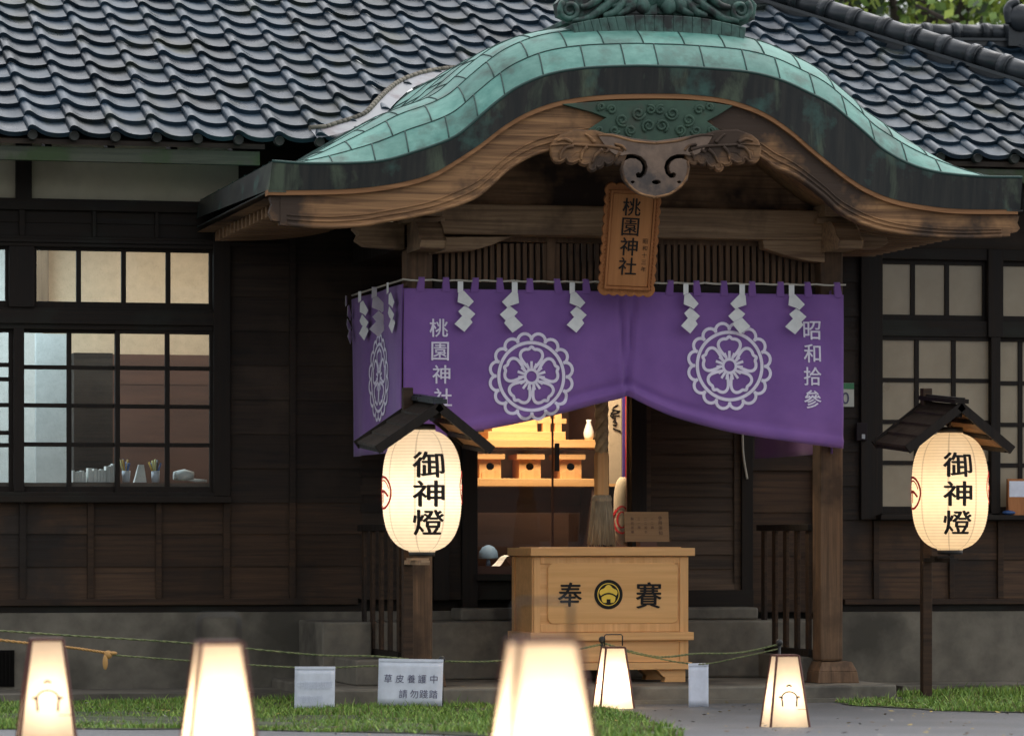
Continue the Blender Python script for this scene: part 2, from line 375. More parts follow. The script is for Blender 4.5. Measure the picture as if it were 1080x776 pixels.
# --- porch gable profile (front plane)
YF = -1.1
LIP = [(287,170),(330,172.5),(396,170.6),(438,160),(480,144),(508,121),(526,106),(547,91.5),(579,78.5),(617,72),(667,69.7),(700,70.2),(735,71.5),(788,76),(823,84.5),(851,97),(876,110),(897,127),(915,142.5),(932,158),(957,172),(981,180),(1006,184),(1038,186.5),(1078,187)]
LOW = [(283,200.5),(304,200.7),(350,200),(385,198),(420,193),(455,183.5),(484,167),(508,151),(533,132),(561,116.5),(596,105.5),(642,100),(702,99),(735,100.5),(770,105.5),(805,118),(834,137),(855,155),(876,172),(897,188),(918,200.5),(946,211),(981,217.5),(1017,220.6),(1074,221)]
BRG = [(296,237),(345,240.5),(384,238),(403,234.5),(455,225),(498,211),(519,195),(536.5,179),(561,165),(589,157),(620,150),(690,147),(760,150),(800,165),(818,177),(841,187),(869,207.5),(890,226),(925,241),(967,248),(1017,250.5),(1066,249)]
def prof(L, Y, n=6): return spline([at(x, y, Y) for x, y in L], n)
lip = prof(LIP, YF); low = prof(LOW, YF+.03); brg = prof(BRG, YF+.06)
XL, XR = lip[0].x, lip[-1].x; XAP = at(690, 70, YF).x
def interp(C, x):
    if x <= C[0].x: return C[0].z
    for a, b in zip(C, C[1:]):
        if x <= b.x: return a.z + (b.z-a.z)*(x-a.x)/max(b.x-a.x, 1e-6)
    return C[-1].z
def sst(a, b, x): t = min(1, max(0, (x-a)/(b-a))); return t*t*(3-2*t)
def kk(x): return sst(0, 1.0, x - XL)*sst(0, 1.0, XR - x)
def rise(t): return .37*(1-math.exp(-max(t,0)/.22)) - .004*t
def copz(x, y): return interp(lip, x) + rise(y - YF)*kk(x)
def tend(x): return 3.0 + 1.6*kk(x)
# tiles
PROF = [(-.07,.020),(-.05,.040),(-.01,.052),(.05,.055),(.11,.050),(.18,.038),(.27,.022),(.38,.010),(.50,.003),(.64,0),(.78,.003),(.90,.010),(1.0,.018)]
def tile_field(mb, x0, ncol, Y0, Z0, nrow, keep, pitch=PHI, w=None, e=None, th=.027):
    w = w or SW; e = e or EXPO; cp, sp = math.cos(pitch), math.sin(pitch)
    P = lambda x, s, h: (x, Y0 + s*cp - h*sp, Z0 + s*sp + h*cp)
    for r in range(nrow):
        for c in range(ncol):
            xa = x0 + c*w; s0 = r*e; mid = P(xa + w*.5, s0 + e*.5, 0)
            if not keep(mid[0], mid[1], mid[2]): continue
            j1, j2, j3 = random.uniform(-.007,.007), random.uniform(-.011,.011), random.uniform(-.006,.006)
            A = []; B = []; D = []
            for u, z in PROF:
                x = xa + u*w + j3; t = j2*(u-.5)
                A.append(mb.av(P(x, s0 + j1, z + th + t + .004))); B.append(mb.av(P(x, s0 + e*1.12, z - .002 + t))); D.append(mb.av(P(x, s0 + j1 + .004, z + t - .003)))
            A2 = [mb.av(mb.v[i]) for i in A]
            for i in range(len(PROF)-1):
                mb.af((A[i], A[i+1], B[i+1], B[i]), 0, True); mb.af((D[i], D[i+1], A2[i+1], A2[i]), 0, False)
            mb.af((D[0], A2[0], B[0]), 0)
HIP0, HIP1 = roofpt(800, 4), roofpt(1080, 92)
hd = (HIP1 - HIP0); hd /= hd.x                        # per metre of x
def hip_side(x, y): return y - (HIP0.y + hd.y*(x - HIP0.x))   # >0 : beyond the hip
mb = MB()
x0 = at(32,147,YE).x - 8*SW
tile_field(mb, x0, 52, YE, ZE, 26, lambda x, y, z: hip_side(x - .1, y - .02) < 0 and not (XL < x < XR and copz(x, y) > z + .10))
roof = part('tiled_roof', mb, [M['tile']], hall)
mb = MB()                                            # round eave end caps
for c in range(52):
    x = x0 + c*SW + .04*SW
    if XL+.2 < x < XR-.2 and copz(x, YE) > ZE + .02: continue
    if hip_side(x, YE) > 0: continue
    mb.M = Matrix.Translation((x, YE - .035, ZE + .006)) @ Matrix.Rotation(R(90), 4, 'X')
    mb.lathe([(.006,.006),(.028,.008),(.034,.014),(.031,.014),(.035,.006),(.035,-.05)], 14)
mb.M = None
part('eave_end_tile', mb, [pmat('mossy_end_tile', (.016,.017,.015), (.035,.036,.03), (1,1,1), s=12, rough=(.6,.8), bmp=.4, spec=.3)], roof)
# roof underlay and eave boards
mb = MB()
xl, xr = x0 - .2, HIP0.x + (YE - HIP0.y)/hd.y
def under(u, v): x = xl + (xr-xl)*u; y = YE+.03 + 3.6*v; return (x, y, roofz(y) - .03)
for a, b in ((xl, XL+.35), (XR-.25, xr)):
    mb.hexa([(a,YE+.02,ZE-.05),(b,YE+.02,ZE-.05),(b,YW+.4,roofz(YW+.4)-.05),(a,YW+.4,roofz(YW+.4)-.05)],[(a,YE+.02,ZE-.015),(b,YE+.02,ZE-.015),(b,YW+.4,roofz(YW+.4)-.015),(a,YW+.4,roofz(YW+.4)-.015)])
part('eave_underboard', mb, [M['dark_h']], roof)
mb = MB()
zt, zb = at(150,157,YE+.06).z, at(150,172,YE+.06).z
for a, b in ((xl, XL+.32), (XR-.3, xr)): mb.box(a, b, YE+.05, YE+.10, zb, zt)
M['mossboard'] = wood('mossy_eave_board', (.045,.052,.036), (.10,.105,.075), 'x', stain=(.05,.075,.032), stain_s=2.4, stain_r=(.5,.62))
part('eave_board', mb, [M['mossboard']], roof, bevel=.004)
mb = MB()                                            # rafters under the main eave
xx = xl
while xx < xr:
    if not (XL+.3 < xx < XR-.3): mb.bar((xx, YE+.12, ZE-.10), (xx, YW+.3, roofz(YW+.3)-.10), .05, .07)
    xx += .45
part('rafter', mb, [M['dark_v']], roof)
# hip ridge
def ridge_line(a, b, name, parent, rad=.085, step=None):
    a = Vector(a); b = Vector(b); d = (b-a); L = d.length; d.normalize(); up = Vector((0,0,1)); up = (up - d*up.dot(d)).normalized()
    m2 = MB(); step = step or SW*1.0; n = int(L/step)
    for i in range(n+1):
        p = a + d*(i*step); q = p + d*(step*.98); o = up*(.115 + random.uniform(-.004,.004))
        m2.tube([p+o, q+o], [rad, rad*.97], 16)
        m2.tube([p+o-d*.03, p+o+d*.03], [rad*1.16]*2, 16); m2.tube([p+o-d*.045, p+o+d*.045], [rad*1.07]*2, 16)
    m2.bar(a+up*.045, b+up*.045, .23, .025, up); m2.bar(a+up*.005, b+up*.005, .17, .055, up)
    return part(name, m2, [M['ridge']], parent)
up1 = Vector((0,0,.0))
ridge_line(HIP0 - hd*1.6 + up1, HIP1 + hd*1.9 + up1, 'hip_ridge', roof)
mb = MB()                                            # far side of the hip
A = HIP0 - hd*1.5; B = HIP1 + hd*1.9
mb.af([mb.av(p) for p in (A, B, B + Vector((0,6,0)), A + Vector((0,6,0)))]); part('hip_slope', mb, [M['tile']], roof)
# roof of the wing behind
YB = 8.0; RB0, RB1 = at(840, 31, YB), at(1068, 33, YB); rw = part('tiled_roof', (lambda q: (tile_field(q, RB0.x - .5, 26, YB - 4.0, RB0.z - .10 - 4.0*.5, 26, lambda x, y, z: y < YB - .02 and x < RB1.x + .12 + (YB - y)*1.0, math.atan(.5)), q)[1])(MB()), [M['tile']], hall)
ridge_line((RB0.x - .5, YB, RB0.z - .14), (RB1.x, YB, RB1.z - .14), 'main_ridge', rw, .08)
ridge_line((RB1.x, YB, RB1.z - .16), (RB1.x + 4, YB - 4, RB1.z - 2.2), 'hip_ridge', rw, .08)
mb = MB(); mb.box(RB1.x-.10, RB1.x+.14, YB-.16, YB+.02, RB1.z-.16, RB1.z+.06); mb.ell((RB1.x+.02, YB-.18, RB1.z+.1), .13,.06,.13); mb.tube(spline([(RB1.x-.08,YB-.15,RB1.z+.05),(RB1.x-.1,YB-.15,RB1.z+.2),(RB1.x,YB-.15,RB1.z+.26)],6), [.05]*6+[.04]*6+[.02]) ; part('ridge_end_tile', mb, [M['ridge']], rw)
# --- porch roof: copper sheet
S = [lip[i] for i in range(len(lip))]
mb = MB(); NS = len(S); TS = [0,.02,.06,.12,.2,.3,.42,.6,.85,1.1,1.4,1.7,2.0,2.4,2.8,3.2,3.7,4.2,4.6]
def cop(i, t, h=0):
    p = S[i]; t = min(t, tend(p.x)); return Vector((p.x, YF + t, p.z + rise(t)*kk(p.x) + h))
rows_i = list(range(NS))
bands = [0, .13, .36, .7, 1.1, 1.6, 2.2, 3.0, 3.8, 4.6]
cut = []; d = 0; nxt = .0
cut = [0]
for i in range(1, NS):
    d += (S[i]-S[i-1]).length
    if d > .25: cut.append(i); d = 0
cut[-1] = NS-1
for bi in range(len(bands)-1):                       # each copper plate its own little island
    t0, t1 = bands[bi], bands[bi+1]; tt = [t0] + [t for t in TS if t0 + .01 < t < t1 - .01] + [t1]
    off = 0 if bi % 2 else 1
    cc = [0] + cut[1:-1] + [NS-1] if not off else sorted(set([0] + [min(NS-1, c+2) for c in cut[1:-1]] + [NS-1]))
    for a, b in zip(cc, cc[1:]):
        g = [[mb.av(cop(i, t, random.uniform(0,.0015))) for t in tt] for i in range(a, b+1)]
        for i in range(len(g)-1):
            for j in range(len(tt)-1): mb.af((g[i][j], g[i+1][j], g[i+1][j+1], g[i][j+1]), 0, True)
        for i in (b,):
            if b < NS-1: mb.tube([cop(i, t, .004) for t in tt], .0048, 6, 1)
    if bi: mb.tube([cop(i, t0, .003) for i in rows_i], .0045, 6, 1)
mb.tube([cop(i, 0, 0) for i in rows_i], .011, 6, 1)
porch_roof = part('porch_roof', mb, [M['copper'], M['seam']], hall)
mb = MB()                                            # fascia
def lowi(i, n): return low[int(round(i*(len(low)-1)/(n-1)))]
lows = [Vector((p.x, YF+.03, min(interp(low, p.x), p.z-.05))) for p in S]
lows[0].x -= .02
for i in range(NS-1):
    a, b, c, e = S[i]+Vector((0,-.004,-.008)), S[i+1]+Vector((0,-.004,-.008)), lows[i+1], lows[i]
    mb.af([mb.av(p) for p in (a, e, c, b)], 0, False)
for P, Q, sg in ((S[0], lows[0], 1), (S[-1], lows[-1], -1)):   # fascia along both side eaves
    for k in range(10):
        t0, t1 = 3.05*k/10, 3.05*(k+1)/10; f0, f1 = 1-.30*k/10, 1-.30*(k+1)/10
        h = P.z - Q.z
        q = [(P.x, YF+t0, P.z-.004), (P.x, YF+t1, P.z-.004), (P.x-.02*sg, YF+t1, P.z-h*f1), (P.x-.02*sg, YF+t0, P.z-h*f0)]
        mb.af([mb.av(p) for p in (q if sg > 0 else q[::-1])])
    mb.box(min(P.x-.02*sg, P.x+.10*sg), max(P.x-.02*sg, P.x+.10*sg), YF+.031, YF+3.05, Q.z-.012, Q.z-.002)
part('copper_fascia', mb, [M['copdark']], porch_roof)
mb = MB()                                            # thin bright strip under the fascia
st = []
for p in low: st.append(p)
for i in range(len(low)-1):
    a, b = low[i], low[i+1]; h = .032
    mb.hexa([a+Vector((0,.005,-h)), b+Vector((0,.005,-h)), b+Vector((0,.12,-h)), a+Vector((0,.12,-h))], [a+Vector((0,.005,.004)), b+Vector((0,.005,.004)), b+Vector((0,.12,.004)), a+Vector((0,.12,.004))])
part('eave_strip', mb, [M['strip']], porch_roof)
mb = MB()                                            # bargeboard, one deep sawn board with raised mouldings
xs = sorted(set([brg[0].x] + [p.x for p in brg] + [p.x for p in low if brg[0].x < p.x < brg[-1].x]))
up_ = [(x, interp(low, x) - .03) for x in xs]; dn_ = [(x, interp(brg, x)) for x in xs]
for i in range(len(xs)-1):
    a, b, c, e = up_[i], up_[i+1], dn_[i+1], dn_[i]
    mb.hexa([(e[0],YF+.07,e[1]),(c[0],YF+.07,c[1]),(c[0],YF+.15,c[1]),(e[0],YF+.15,e[1])],[(a[0],YF+.07,a[1]),(b[0],YF+.07,b[1]),(b[0],YF+.15,b[1]),(a[0],YF+.15,a[1])])
tipL, tipR = (up_[0], dn_[0]), (up_[-1], dn_[-1])
for f, rr in ((.97,.014),(.80,.007),(.66,.006)):     # mouldings follow the lower edge
    mb.tube([(x, YF+.068, u[1] + (w[1]-u[1])*f) for x, u, w in zip(xs, up_, dn_)][3:-3], rr, 6)
for sx, tip in ((-1, tipL), (1, tipR)):
    x = tip[0][0]; z1, z0 = tip[0][1], tip[1][1]
    mb.prism([(x, z0+.02), (x+sx*.05, z0+.03), (x+sx*.075, (z0+z1)/2-.02), (x+sx*.055, z1-.06), (x+sx*.07, z1-.01), (x, z1-.002)][::sx if sx < 0 else 1], YF+.075, YF+.145)
part('bargeboard', mb, [M['barge']], porch_roof)
mb = MB()                                            # soffit and rafters
so = [Vector((p.x, 0, p.z - .045)) for p in low]
for i in range(len(so)-1):
    a, b = so[i], so[i+1]
    mb.af([mb.av(p) for p in ((a.x,YF+.13,a.z),(a.x,YF+3.05,a.z),(b.x,YF+3.05,b.z),(b.x,YF+.13,b.z))], 0, True)
part('soffit', mb, [M['gable']], porch_roof)
left_r = [(x, interp(low, x)) for x in [XL+.09+.06*k for k in range(15)]]
right_r = [(x, interp(low, x)) for x in [XR-.09-.06*k for k in range(15)]]
rm = []
for side in (left_r, right_r):
    m2 = MB()
    for k in range(17):
        y = YF + .26 + k*.162
        pts = [(x, y, z-.085) for x, z in side]
        m2.sweep(pts, .055, .075)
    part('rafter', m2, [M['rafter']], porch_roof)
for P in (XL+.10, XR-.16):                           # rim board carrying rafter ends
    m2 = MB(); z = interp(low, P); m2.box(P, P+.06, YF+.16, YF+3.0, z-.044, z-.012); part('rafter_rim', m2, [M['porch_x']], porch_roof)
# ridge of the porch roof and its carved end
YO = -.80
mb = MB(); za = copz(XAP, YF+.5)
yend = YF + 4.0
def rb(y, h): return (XAP, y, copz(XAP, y) + h)
for (w, h0, h1) in ((.30,0,.10),(.24,.10,.19),(.34,.19,.225)):
    a0, b0 = YO+.05, yend
    q = lambda y, h, s: (XAP + s*w/2, y, copz(XAP, y) + h)
    mb.hexa([q(a0,h0,-1), q(a0,h0,1), q(b0,h0,1), q(b0,h0,-1)], [q(a0,h1,-1), q(a0,h1,1), q(b0,h1,1), q(b0,h1,-1)])
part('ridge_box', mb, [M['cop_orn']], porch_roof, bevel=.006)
mb = MB()
top = [at(x, y, YO) for x, y in spline([Vector((604,25,0)),Vector((640,18.5,0)),Vector((690,16,0)),Vector((740,19,0)),Vector((787,29,0))], 5) for _ in (0,)] if False else [at(v.x, v.y, YO) for v in spline([(604,25,0),(640,18.5,0),(690,16,0),(740,19,0),(787,29,0)], 5)]
bot = [at(v.x, v.y, YO) for v in spline([(608,45,0),(645,38,0),(690,35,0),(740,38,0),(785,47,0)], 5)]
for i in range(len(top)-1):
    a, b, c, e = bot[i], bot[i+1], top[i+1], top[i]
    o = Vector((0,.30,0)); mb.hexa([a, b, b+o, a+o], [e, c, c+o, e+o])
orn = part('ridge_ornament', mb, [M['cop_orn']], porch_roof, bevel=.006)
def pt(x, y, Y): return at(x, y, Y)
mb = MB()
plate = [(590,16),(588,4),(596,-6),(612,-8),(625,0),(640,-14),(660,-30),(690,-38),(722,-30),(742,-14),(757,2),(770,-4),(788,-4),(796,6),(794,20),(782,26),(740,17),(690,14),(640,17),(606,23)]
cut_shape(mb, [[(pt(x,y,YO+.1).x, pt(x,y,YO+.1).z) for x, y in plate]], YO+.08, .12, .01)
def mir(x, s): return 691 + s*(x-691)
for s in (1, -1):
    for cx, cy, r0, turns, rad in ((601,11,11,1.6,.024),(648,-2,10,1.5,.022)):
        pts = [];
        for k in range(28):
            a = k/27*turns*2*math.pi; rr = r0*(1-.72*k/27)
            pts.append(pt(mir(cx + rr*math.cos(a+2.2), s), cy - rr*math.sin(a+2.2), YO+.05))
        mb.tube(pts, [rad*(1-.45*k/27) for k in range(28)], 8)
    for path, rad in (([(603,22),(618,20),(630,13),(640,6),(652,-4),(660,-16)],.026),([(612,8),(622,6),(632,-2),(644,-12),(654,-26)],.024),([(636,17),(648,13),(654,6),(660,0)],.026),([(650,15),(660,12),(668,2),(670,-12)],.024)):
        q = spline([pt(mir(x, s), y, YO+.05) for x, y in path], 5); n = len(q); mb.tube(q, [rad*(.7+.5*math.sin(math.pi*(i+.5)/n)) for i in range(n)], 8)
    for cx, cy, rx, rz in ((664,6,.06,.06),(677,6,.065,.07),(686,-10,.08,.12),(667,-14,.07,.08)):
        p = pt(mir(cx, s), cy, YO+.07); mb.ell(p, rx, .05, rz)
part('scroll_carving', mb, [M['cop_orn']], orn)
# valley flashing
mb = MB(); mb2 = MB()
fl = []
for i in range(0, NS):
    if S[i].x > XAP: break
    if copz(S[i].x, YE) < ZE + .03: continue
    t = None
    for q in range(int(2.25*200), int(tend(S[i].x)*200)):
        y = YF + q/200
        if copz(S[i].x, y) < roofz(y) + .055: t = y; break
    if t: fl.append(Vector((S[i].x, t, roofz(t) + .07)))
if len(fl) > 3:
    fl = [Vector((fl[0].x-.16, YE-.05, ZE+.03))] + fl
    for i in range(len(fl)-1):
        dv = (fl[min(i+1,len(fl)-1)]-fl[i]); nrm = Vector((-dv.y, dv.x, 0)).normalized()
        dv2 = (fl[min(i+2,len(fl)-1)]-fl[i+1]) if i+2 < len(fl) else dv; nr2 = Vector((-dv2.y, dv2.x, 0)).normalized()
        W = .12
        a, b = fl[i], fl[i+1]; a2 = a + nrm*W; b2 = b + nr2*W
        a2.z = roofz(a2.y)+.085; b2.z = roofz(b2.y)+.085
        mb.af([mb.av(p) for p in (a, b, b2, a2)], 0, True)
        mb2.tube([a2, b2], .022, 6, 0); 
    part('valley_flashing', mb, [M['flash']], porch_roof)
    part('mortar_bead', mb2, [M['conc']], porch_roof)
# carved pendant and green panel
YG = YF + .02
def P2(L, Y): return [(at(x, y, Y).x, at(x, y, Y).z) for x, y in L]
def ov(cx, cy, rx, ry, rot=0, n=16):
    return [(cx + rx*math.cos(a)*math.cos(rot) - ry*math.sin(a)*math.sin(rot), cy + rx*math.cos(a)*math.sin(rot) + ry*math.sin(a)*math.cos(rot)) for a in [2*math.pi*k/n for k in range(n)]]
mb = MB()
gp = [(596,110),(642,107),(692,106),(740,107),(772,112),(756,122),(745,128),(757,136),(776,147),(745,141),(716,145),(692,148.5),(668,146),(640,140),(608,144),(620,138),(632,130),(641,124),(626,118)]
cut_shape(mb, [P2(gp, YG)], YG+.01, .05, .004)
for s in (1,-1):                                      # relief vines
    for cx, cy, r, ph in ((673,120,7,0),(656,127,6.5,1),(684,133,7,2),(645,116,5,3),(665,138,6,1.5),(686,116,5,4),(634,113,4,2),(648,138,5,0),(632,138,4,2.5)):
        q = [at(mir(cx + (r*(1-.7*k/16))*math.cos(ph+k*.55), s), cy + (r*(1-.7*k/16))*math.sin(ph+k*.55), YG+.008) for k in range(17)]
        mb.tube(q, .011, 6)
gpn = part('green_carved_panel', mb, [M['green_paint']], porch_roof)
mb = MB()
inl = [(655.5,164.2),(662,162.6),(669,162.8),(676,165.4),(681,170.5),(682.8,177),(681,184),(676,188.6),(670.5,188.2),(669.2,184),(671.8,181.8),(674.6,182.6),(676.2,179.6),(676.4,175.4),(674.4,171.2),(670,168.4),(664,167.8),(659,170)]
body = [(630,142.5),(645,141.5),(668,147),(692,149.5),(716,146),(738,142),(751,142.5),(747,150),(741,158),(734,163)] + [(mir(x, -1), y) for x, y in inl] + [(726.5,178),(724,190),(714,200),(702,206),(691,208.5),(676,205),(664,197),(658,188),(655.6,178)] + inl[::-1] + [(648,163),(641,158),(635,150)]
def slot(L, w):                                       # thin curved slot outline
    v = [Vector((x, y, 0)) for x, y in L]; l = []; r = []
    for i, p in enumerate(v):
        d = (v[min(i+1,len(v)-1)]-v[max(i-1,0)]).normalized(); n = Vector((-d.y, d.x, 0)); ww = w*(.35 + .65*math.sin(math.pi*(i+.6)/(len(v)+.2)))
        l.append(p+n*ww); r.append(p-n*ww)
    return [(p.x, p.y) for p in l + r[::-1]]
holes = []
for s in (1,-1):
    holes.append([(mir(x, s), y) for x, y in ov(652.5, 156.5, 6.4, 3.0, .75)])
    holes.append([(mir(x, s), y) for x, y in ov(666.5, 192.5, 2.6, 2.0, 0, 10)])
holes.append(ov(691.5, 192.5, 5.2, 2.8, 0, 12))
cut_shape(mb, [P2(body, YG-.03)] + [P2(h, YG-.03) for h in holes], YG-.05, .07, .003)
m3 = MB(); m3.prism(P2([(644,147),(668,151),(692,153),(716,151),(740,147),(722,168),(722,186),(692,203),(664,192),(660,168)], YG-.03)[::-1], YG+.022, YG+.03); part('pendant_hole_shade', m3, [M['dark_hole']], porch_roof)  # dark plate added so the pendant holes read as deep shade
for s in (1,-1):                                      # leafy sprays to both sides
    mbody = mb if s == 1 else mbody; mb = spray if s == -1 else MB(); spray = mb
    q4 = lambda L: [(mir(548 + a/3.79, s), 74 + b/3.79) for a, b in L]
    lowc = [(420,335),(412,362),(398,374),(384,374),(374,362),(364,374),(349,377),(338,364),(328,382),(316,390),(304,384),(298,398),(286,402),(276,390),(280,374),(262,380),(244,374),(238,360),(214,372),(194,369),(185,352),(168,366),(150,369),(136,357),(130,338)]
    upc = [(126,312),(138,285),(160,266),(220,244),(300,248),(360,268),(420,300)]
    lv = [(p.x, p.y) for p in spline([(a, b, 0) for a, b in q4(lowc)], 3)] + q4(upc)
    sl_ = lambda L, w: [(p[0], p[1]) for p in slot(q4(L), w)]
    hl_ = [sl_([(372,336),(362,346),(362,360)], .9), sl_([(345,340),(333,348),(331,364)], .9), sl_([(246,332),(222,336),(206,350)], 1.5), sl_([(178,318),(156,326),(154,346)], 1.6), sl_([(322,346),(306,358),(300,374)], .9), ]
    cut_shape(mb, [P2(lv, YG-.01)] + [P2(h, YG-.01) for h in hl_], YG-.036, .055, .012)
    for L in ([(400,318),(350,306),(300,302),(240,300),(180,296),(120,302)],[(330,316),(305,340),(290,372)],[(360,318),(340,330)],[(270,306),(250,330),(246,360)],[(215,304),(186,310),(166,334),(162,356)],[(400,330),(388,345),(386,362)],[(300,290),(280,268),(262,256)],[(210,290),(180,276),(150,284)]):
        v_ = spline([at(x_, y_, YG-.042) for x_, y_ in q4(L)], 4); n_ = len(v_); mb.tube(v_, [.015*(1-.65*i_/n_) for i_ in range(n_)], 8)
    for k_ in range(4, len(lowc)-3, 3):
        v_ = spline([at(x_, y_ - .8, YG-.036) for x_, y_ in q4(lowc[k_:k_+4])], 3); mb.tube(v_, .008, 6)
    for path in ([(657,170),(656,178),(659,189),(666,198),(677,205),(691,208)],[(648,152),(656,154),(660,159)],[(630,143),(645,143),(668,149),(691,151.5)]):
        mb.tube(spline([at(mir(x_, s), y_, YG-.046) for x_, y_ in path], 4), .010, 8)
part('carved_pendant', mbody, [M['carve']], porch_roof); part('leaf_carving', spray, [M['barge']], porch_roof)
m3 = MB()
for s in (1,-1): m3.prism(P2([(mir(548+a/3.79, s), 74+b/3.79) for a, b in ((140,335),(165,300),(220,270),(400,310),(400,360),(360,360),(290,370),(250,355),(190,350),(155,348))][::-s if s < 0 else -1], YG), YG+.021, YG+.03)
part('pendant_hole_shade', m3, [M['dark_hole']], porch_roof)  # dark plates behind the leaf slots, shade put in as colour
# gable board, tie beam, lattice, posts, brackets
mb = MB()
gy = .06; base = at(650,222,gy).z
poly = [p for p in low if at(432,200,0).x < p.x < at(884,200,0).x]
for a, b in zip(poly, poly[1:]):
    mb.hexa([(a.x,gy,base),(b.x,gy,base),(b.x,gy+.04,base),(a.x,gy+.04,base)],[(a.x,gy,a.z-.05),(b.x,gy,b.z-.05),(b.x,gy+.04,b.z-.05),(a.x,gy+.04,a.z-.05)])
part('gable_board', mb, [M['gable']], hall)
mb = MB(); pbox(mb, 432, 886, 218, 250, -.04, .2); part('tie_beam', mb, [M['porch_x']], hall, bevel=.012)
mb = MB()
a = P2([(478,250),(540,249.5),(520,258),(500,264),(470,266),(452,268),(452,250)], -.02); mb.prism(a[::-1], -.02, .10)
a = P2([(858,250),(804,249.5),(806,262),(830,270),(852,275),(870,277),(870,250)], -.02); mb.prism(a, -.02, .10)
part('beam_bracket', mb, [M['porch_x']], hall, bevel=.006)
for cx, wpx in ((443, 27), (877.5, 24)):                # posts, capital blocks and noses
    m2 = MB(); pbox(m2, cx-wpx/2, cx+wpx/2, 262, 697, 0, .2); pst = part('porch_post', m2, [M['porch_z']], hall, bevel=.018)
    m2 = MB(); c = at(cx, 700, .1); w = .2
    m2.hexa([(c.x-.155,-.05,.118),(c.x+.155,-.05,.118),(c.x+.155,.26,.118),(c.x-.155,.26,.118)],[(c.x-.145,-.04,.20),(c.x+.145,-.04,.20),(c.x+.145,.25,.20),(c.x-.145,.25,.20)])
    m2.hexa([(c.x-.145,-.04,.20),(c.x+.145,-.04,.20),(c.x+.145,.25,.20),(c.x-.145,.25,.20)],[(c.x-.112,-.012,.27),(c.x+.112,-.012,.27),(c.x+.112,.222,.27),(c.x-.112,.222,.27)])
    part('plinth', m2, [M['porch_z']], pst, bevel=.006)
    m2 = MB(); z0 = at(cx, 266, 0).z; x = at(cx, 250, 0).x
    q = [(0,0),(-.40,0),(-.43,.05),(-.37,.08),(-.32,.14),(-.24,.19),(0,.19)]      # carved nose pointing forward
    for sx, in ((0,),):
        A = [(x-.09, y_, z0+z_) for y_, z_ in q]; B = [(x+.09, y_, z0+z_) for y_, z_ in q]
        n = len(q); ia = [m2.av(p) for p in A]; ib = [m2.av(p) for p in B]; m2.af(ia); m2.af(ib[::-1])
        for k in range(n): m2.af((ia[k], ia[(k+1)%n], ib[(k+1)%n], ib[k]))
    m2.box(x-.15, x+.15, -.12, .2, z0+.19, z0+.235); m2.box(x-.12, x+.12, -.2, .2, z0+.236, z0+.40)
    part('bracket_nose', m2, [M['porch_x']], pst, bevel=.01)
    m2 = MB(); sg = -1 if cx < 600 else 1                # sideways nose
    q = [(0,0),(sg*.28,.02),(sg*.34,.06),(sg*.32,.10),(sg*.36,.14),(sg*.33,.18),(0,.19)]
    m2.prism([(x + sg*.1 + a, z0+.02+b) for a, b in (q if sg > 0 else q[::-1])], .03, .17); part('side_nose', m2, [M['porch_x']], pst, bevel=.008)
    m2 = MB(); m2.box(x-.08, x+.08, .2, YW-.02, z0+.05, z0+.23); part('side_beam', m2, [M['dark_v']], pst)
    m2 = MB(); m2.box(x-.07, x+.07, YF+.16, YW-.02, z0+.40, z0+.52); part('purlin', m2, [M['porch_z']], pst)
mb = MB(); pbox(mb, 458, 862, 252, 257, .12, .05)
x = 462
while x < 862:
    pbox(mb, x, x+4.1, 257, 300, .125, .03); x += 6.9
pbox(mb, 458, 862, 276, 300, .156, .012, 1); pbox(mb, 577, 586, 252, 300, .11, .05)
part('transom_lattice', mb, [M['porch_z'], M['dark_v']], hall)
mb = MB(); pbox(mb, 458, 862, 300, 314, .12, .06); part('lintel', mb, [M['dark_beam']], hall)
# ------------------------------------------------------------------ main wall
def Z(py, px=150, Y=YW): return at(px, py, Y).z
def X(px, Y=YW): return at(px, 400, Y).x
def boards(mb, xa, xb, zs, Y=YW, lap=.012, m=0):      # lapped boards, each a tilted plank
    for z0, z1 in zip(zs, zs[1:]):
        mb.hexa([(xa,Y-lap,z0),(xb,Y-lap,z0),(xb,Y+.03,z0),(xa,Y+.03,z0)],[(xa,Y,z1+.004),(xb,Y,z1+.004),(xb,Y+.03,z1+.004),(xa,Y+.03,z1+.004)], m)
ZT = roofz(YW) + .1
# left wing : cladding between window and porch, and beside the doorway
mb = MB()
zs = [Z(p, 300) for p in (631,597,563,530)]
for xa, xb in ((-60,382),):
    n = [(-60,22),(26,94),(98,166),(170,237),(242,306),(311,382)]
    for a, b in n: boards(mb, X(a), X(b), zs, YW)
wl = part('wainscot', mb, [M['wains']], hall)
mb = MB()
for a, b in ((20,27),(92,98.5),(164,170),(235,242),(304.5,311)): mb.box(X(a), X(b), YW-.035, YW+.02, Z(631), Z(530))
part('batten', mb, [M['wains']], wl, bevel=.003)
mb = MB()
zs2 = [Z(530,300) + i*(Z(205,300)-Z(530,300))/9 for i in range(10)]
boards(mb, X(243), X(306), zs2); boards(mb, X(310), X(382), zs2); mb.box(X(305), X(311), YW-.03, YW+.02, Z(530), Z(205))
boards(mb, X(380), X(470), [Z(632,420) + i*.13 for i in range(22)]); 
part('board_cladding', mb, [M['dark_h']], hall)
mb = MB(); mb.box(X(-60), X(376), YW-.07, YW+.05, Z(638), Z(631)); part('sill_rail', mb, [M['wains']], hall, bevel=.004)
mb = MB(); mb.box(X(-60), X(386), YW-.03, YW+.1, Z(645.4), Z(636.5)); mb.box(X(888), X(1290), YW-.02, YW+.1, Z(644.4,980), Z(635.5,980)); part('base_shadow_board', mb, [M['dark_beam']], hall)  # dark boards put in for the shade beneath the sill rails
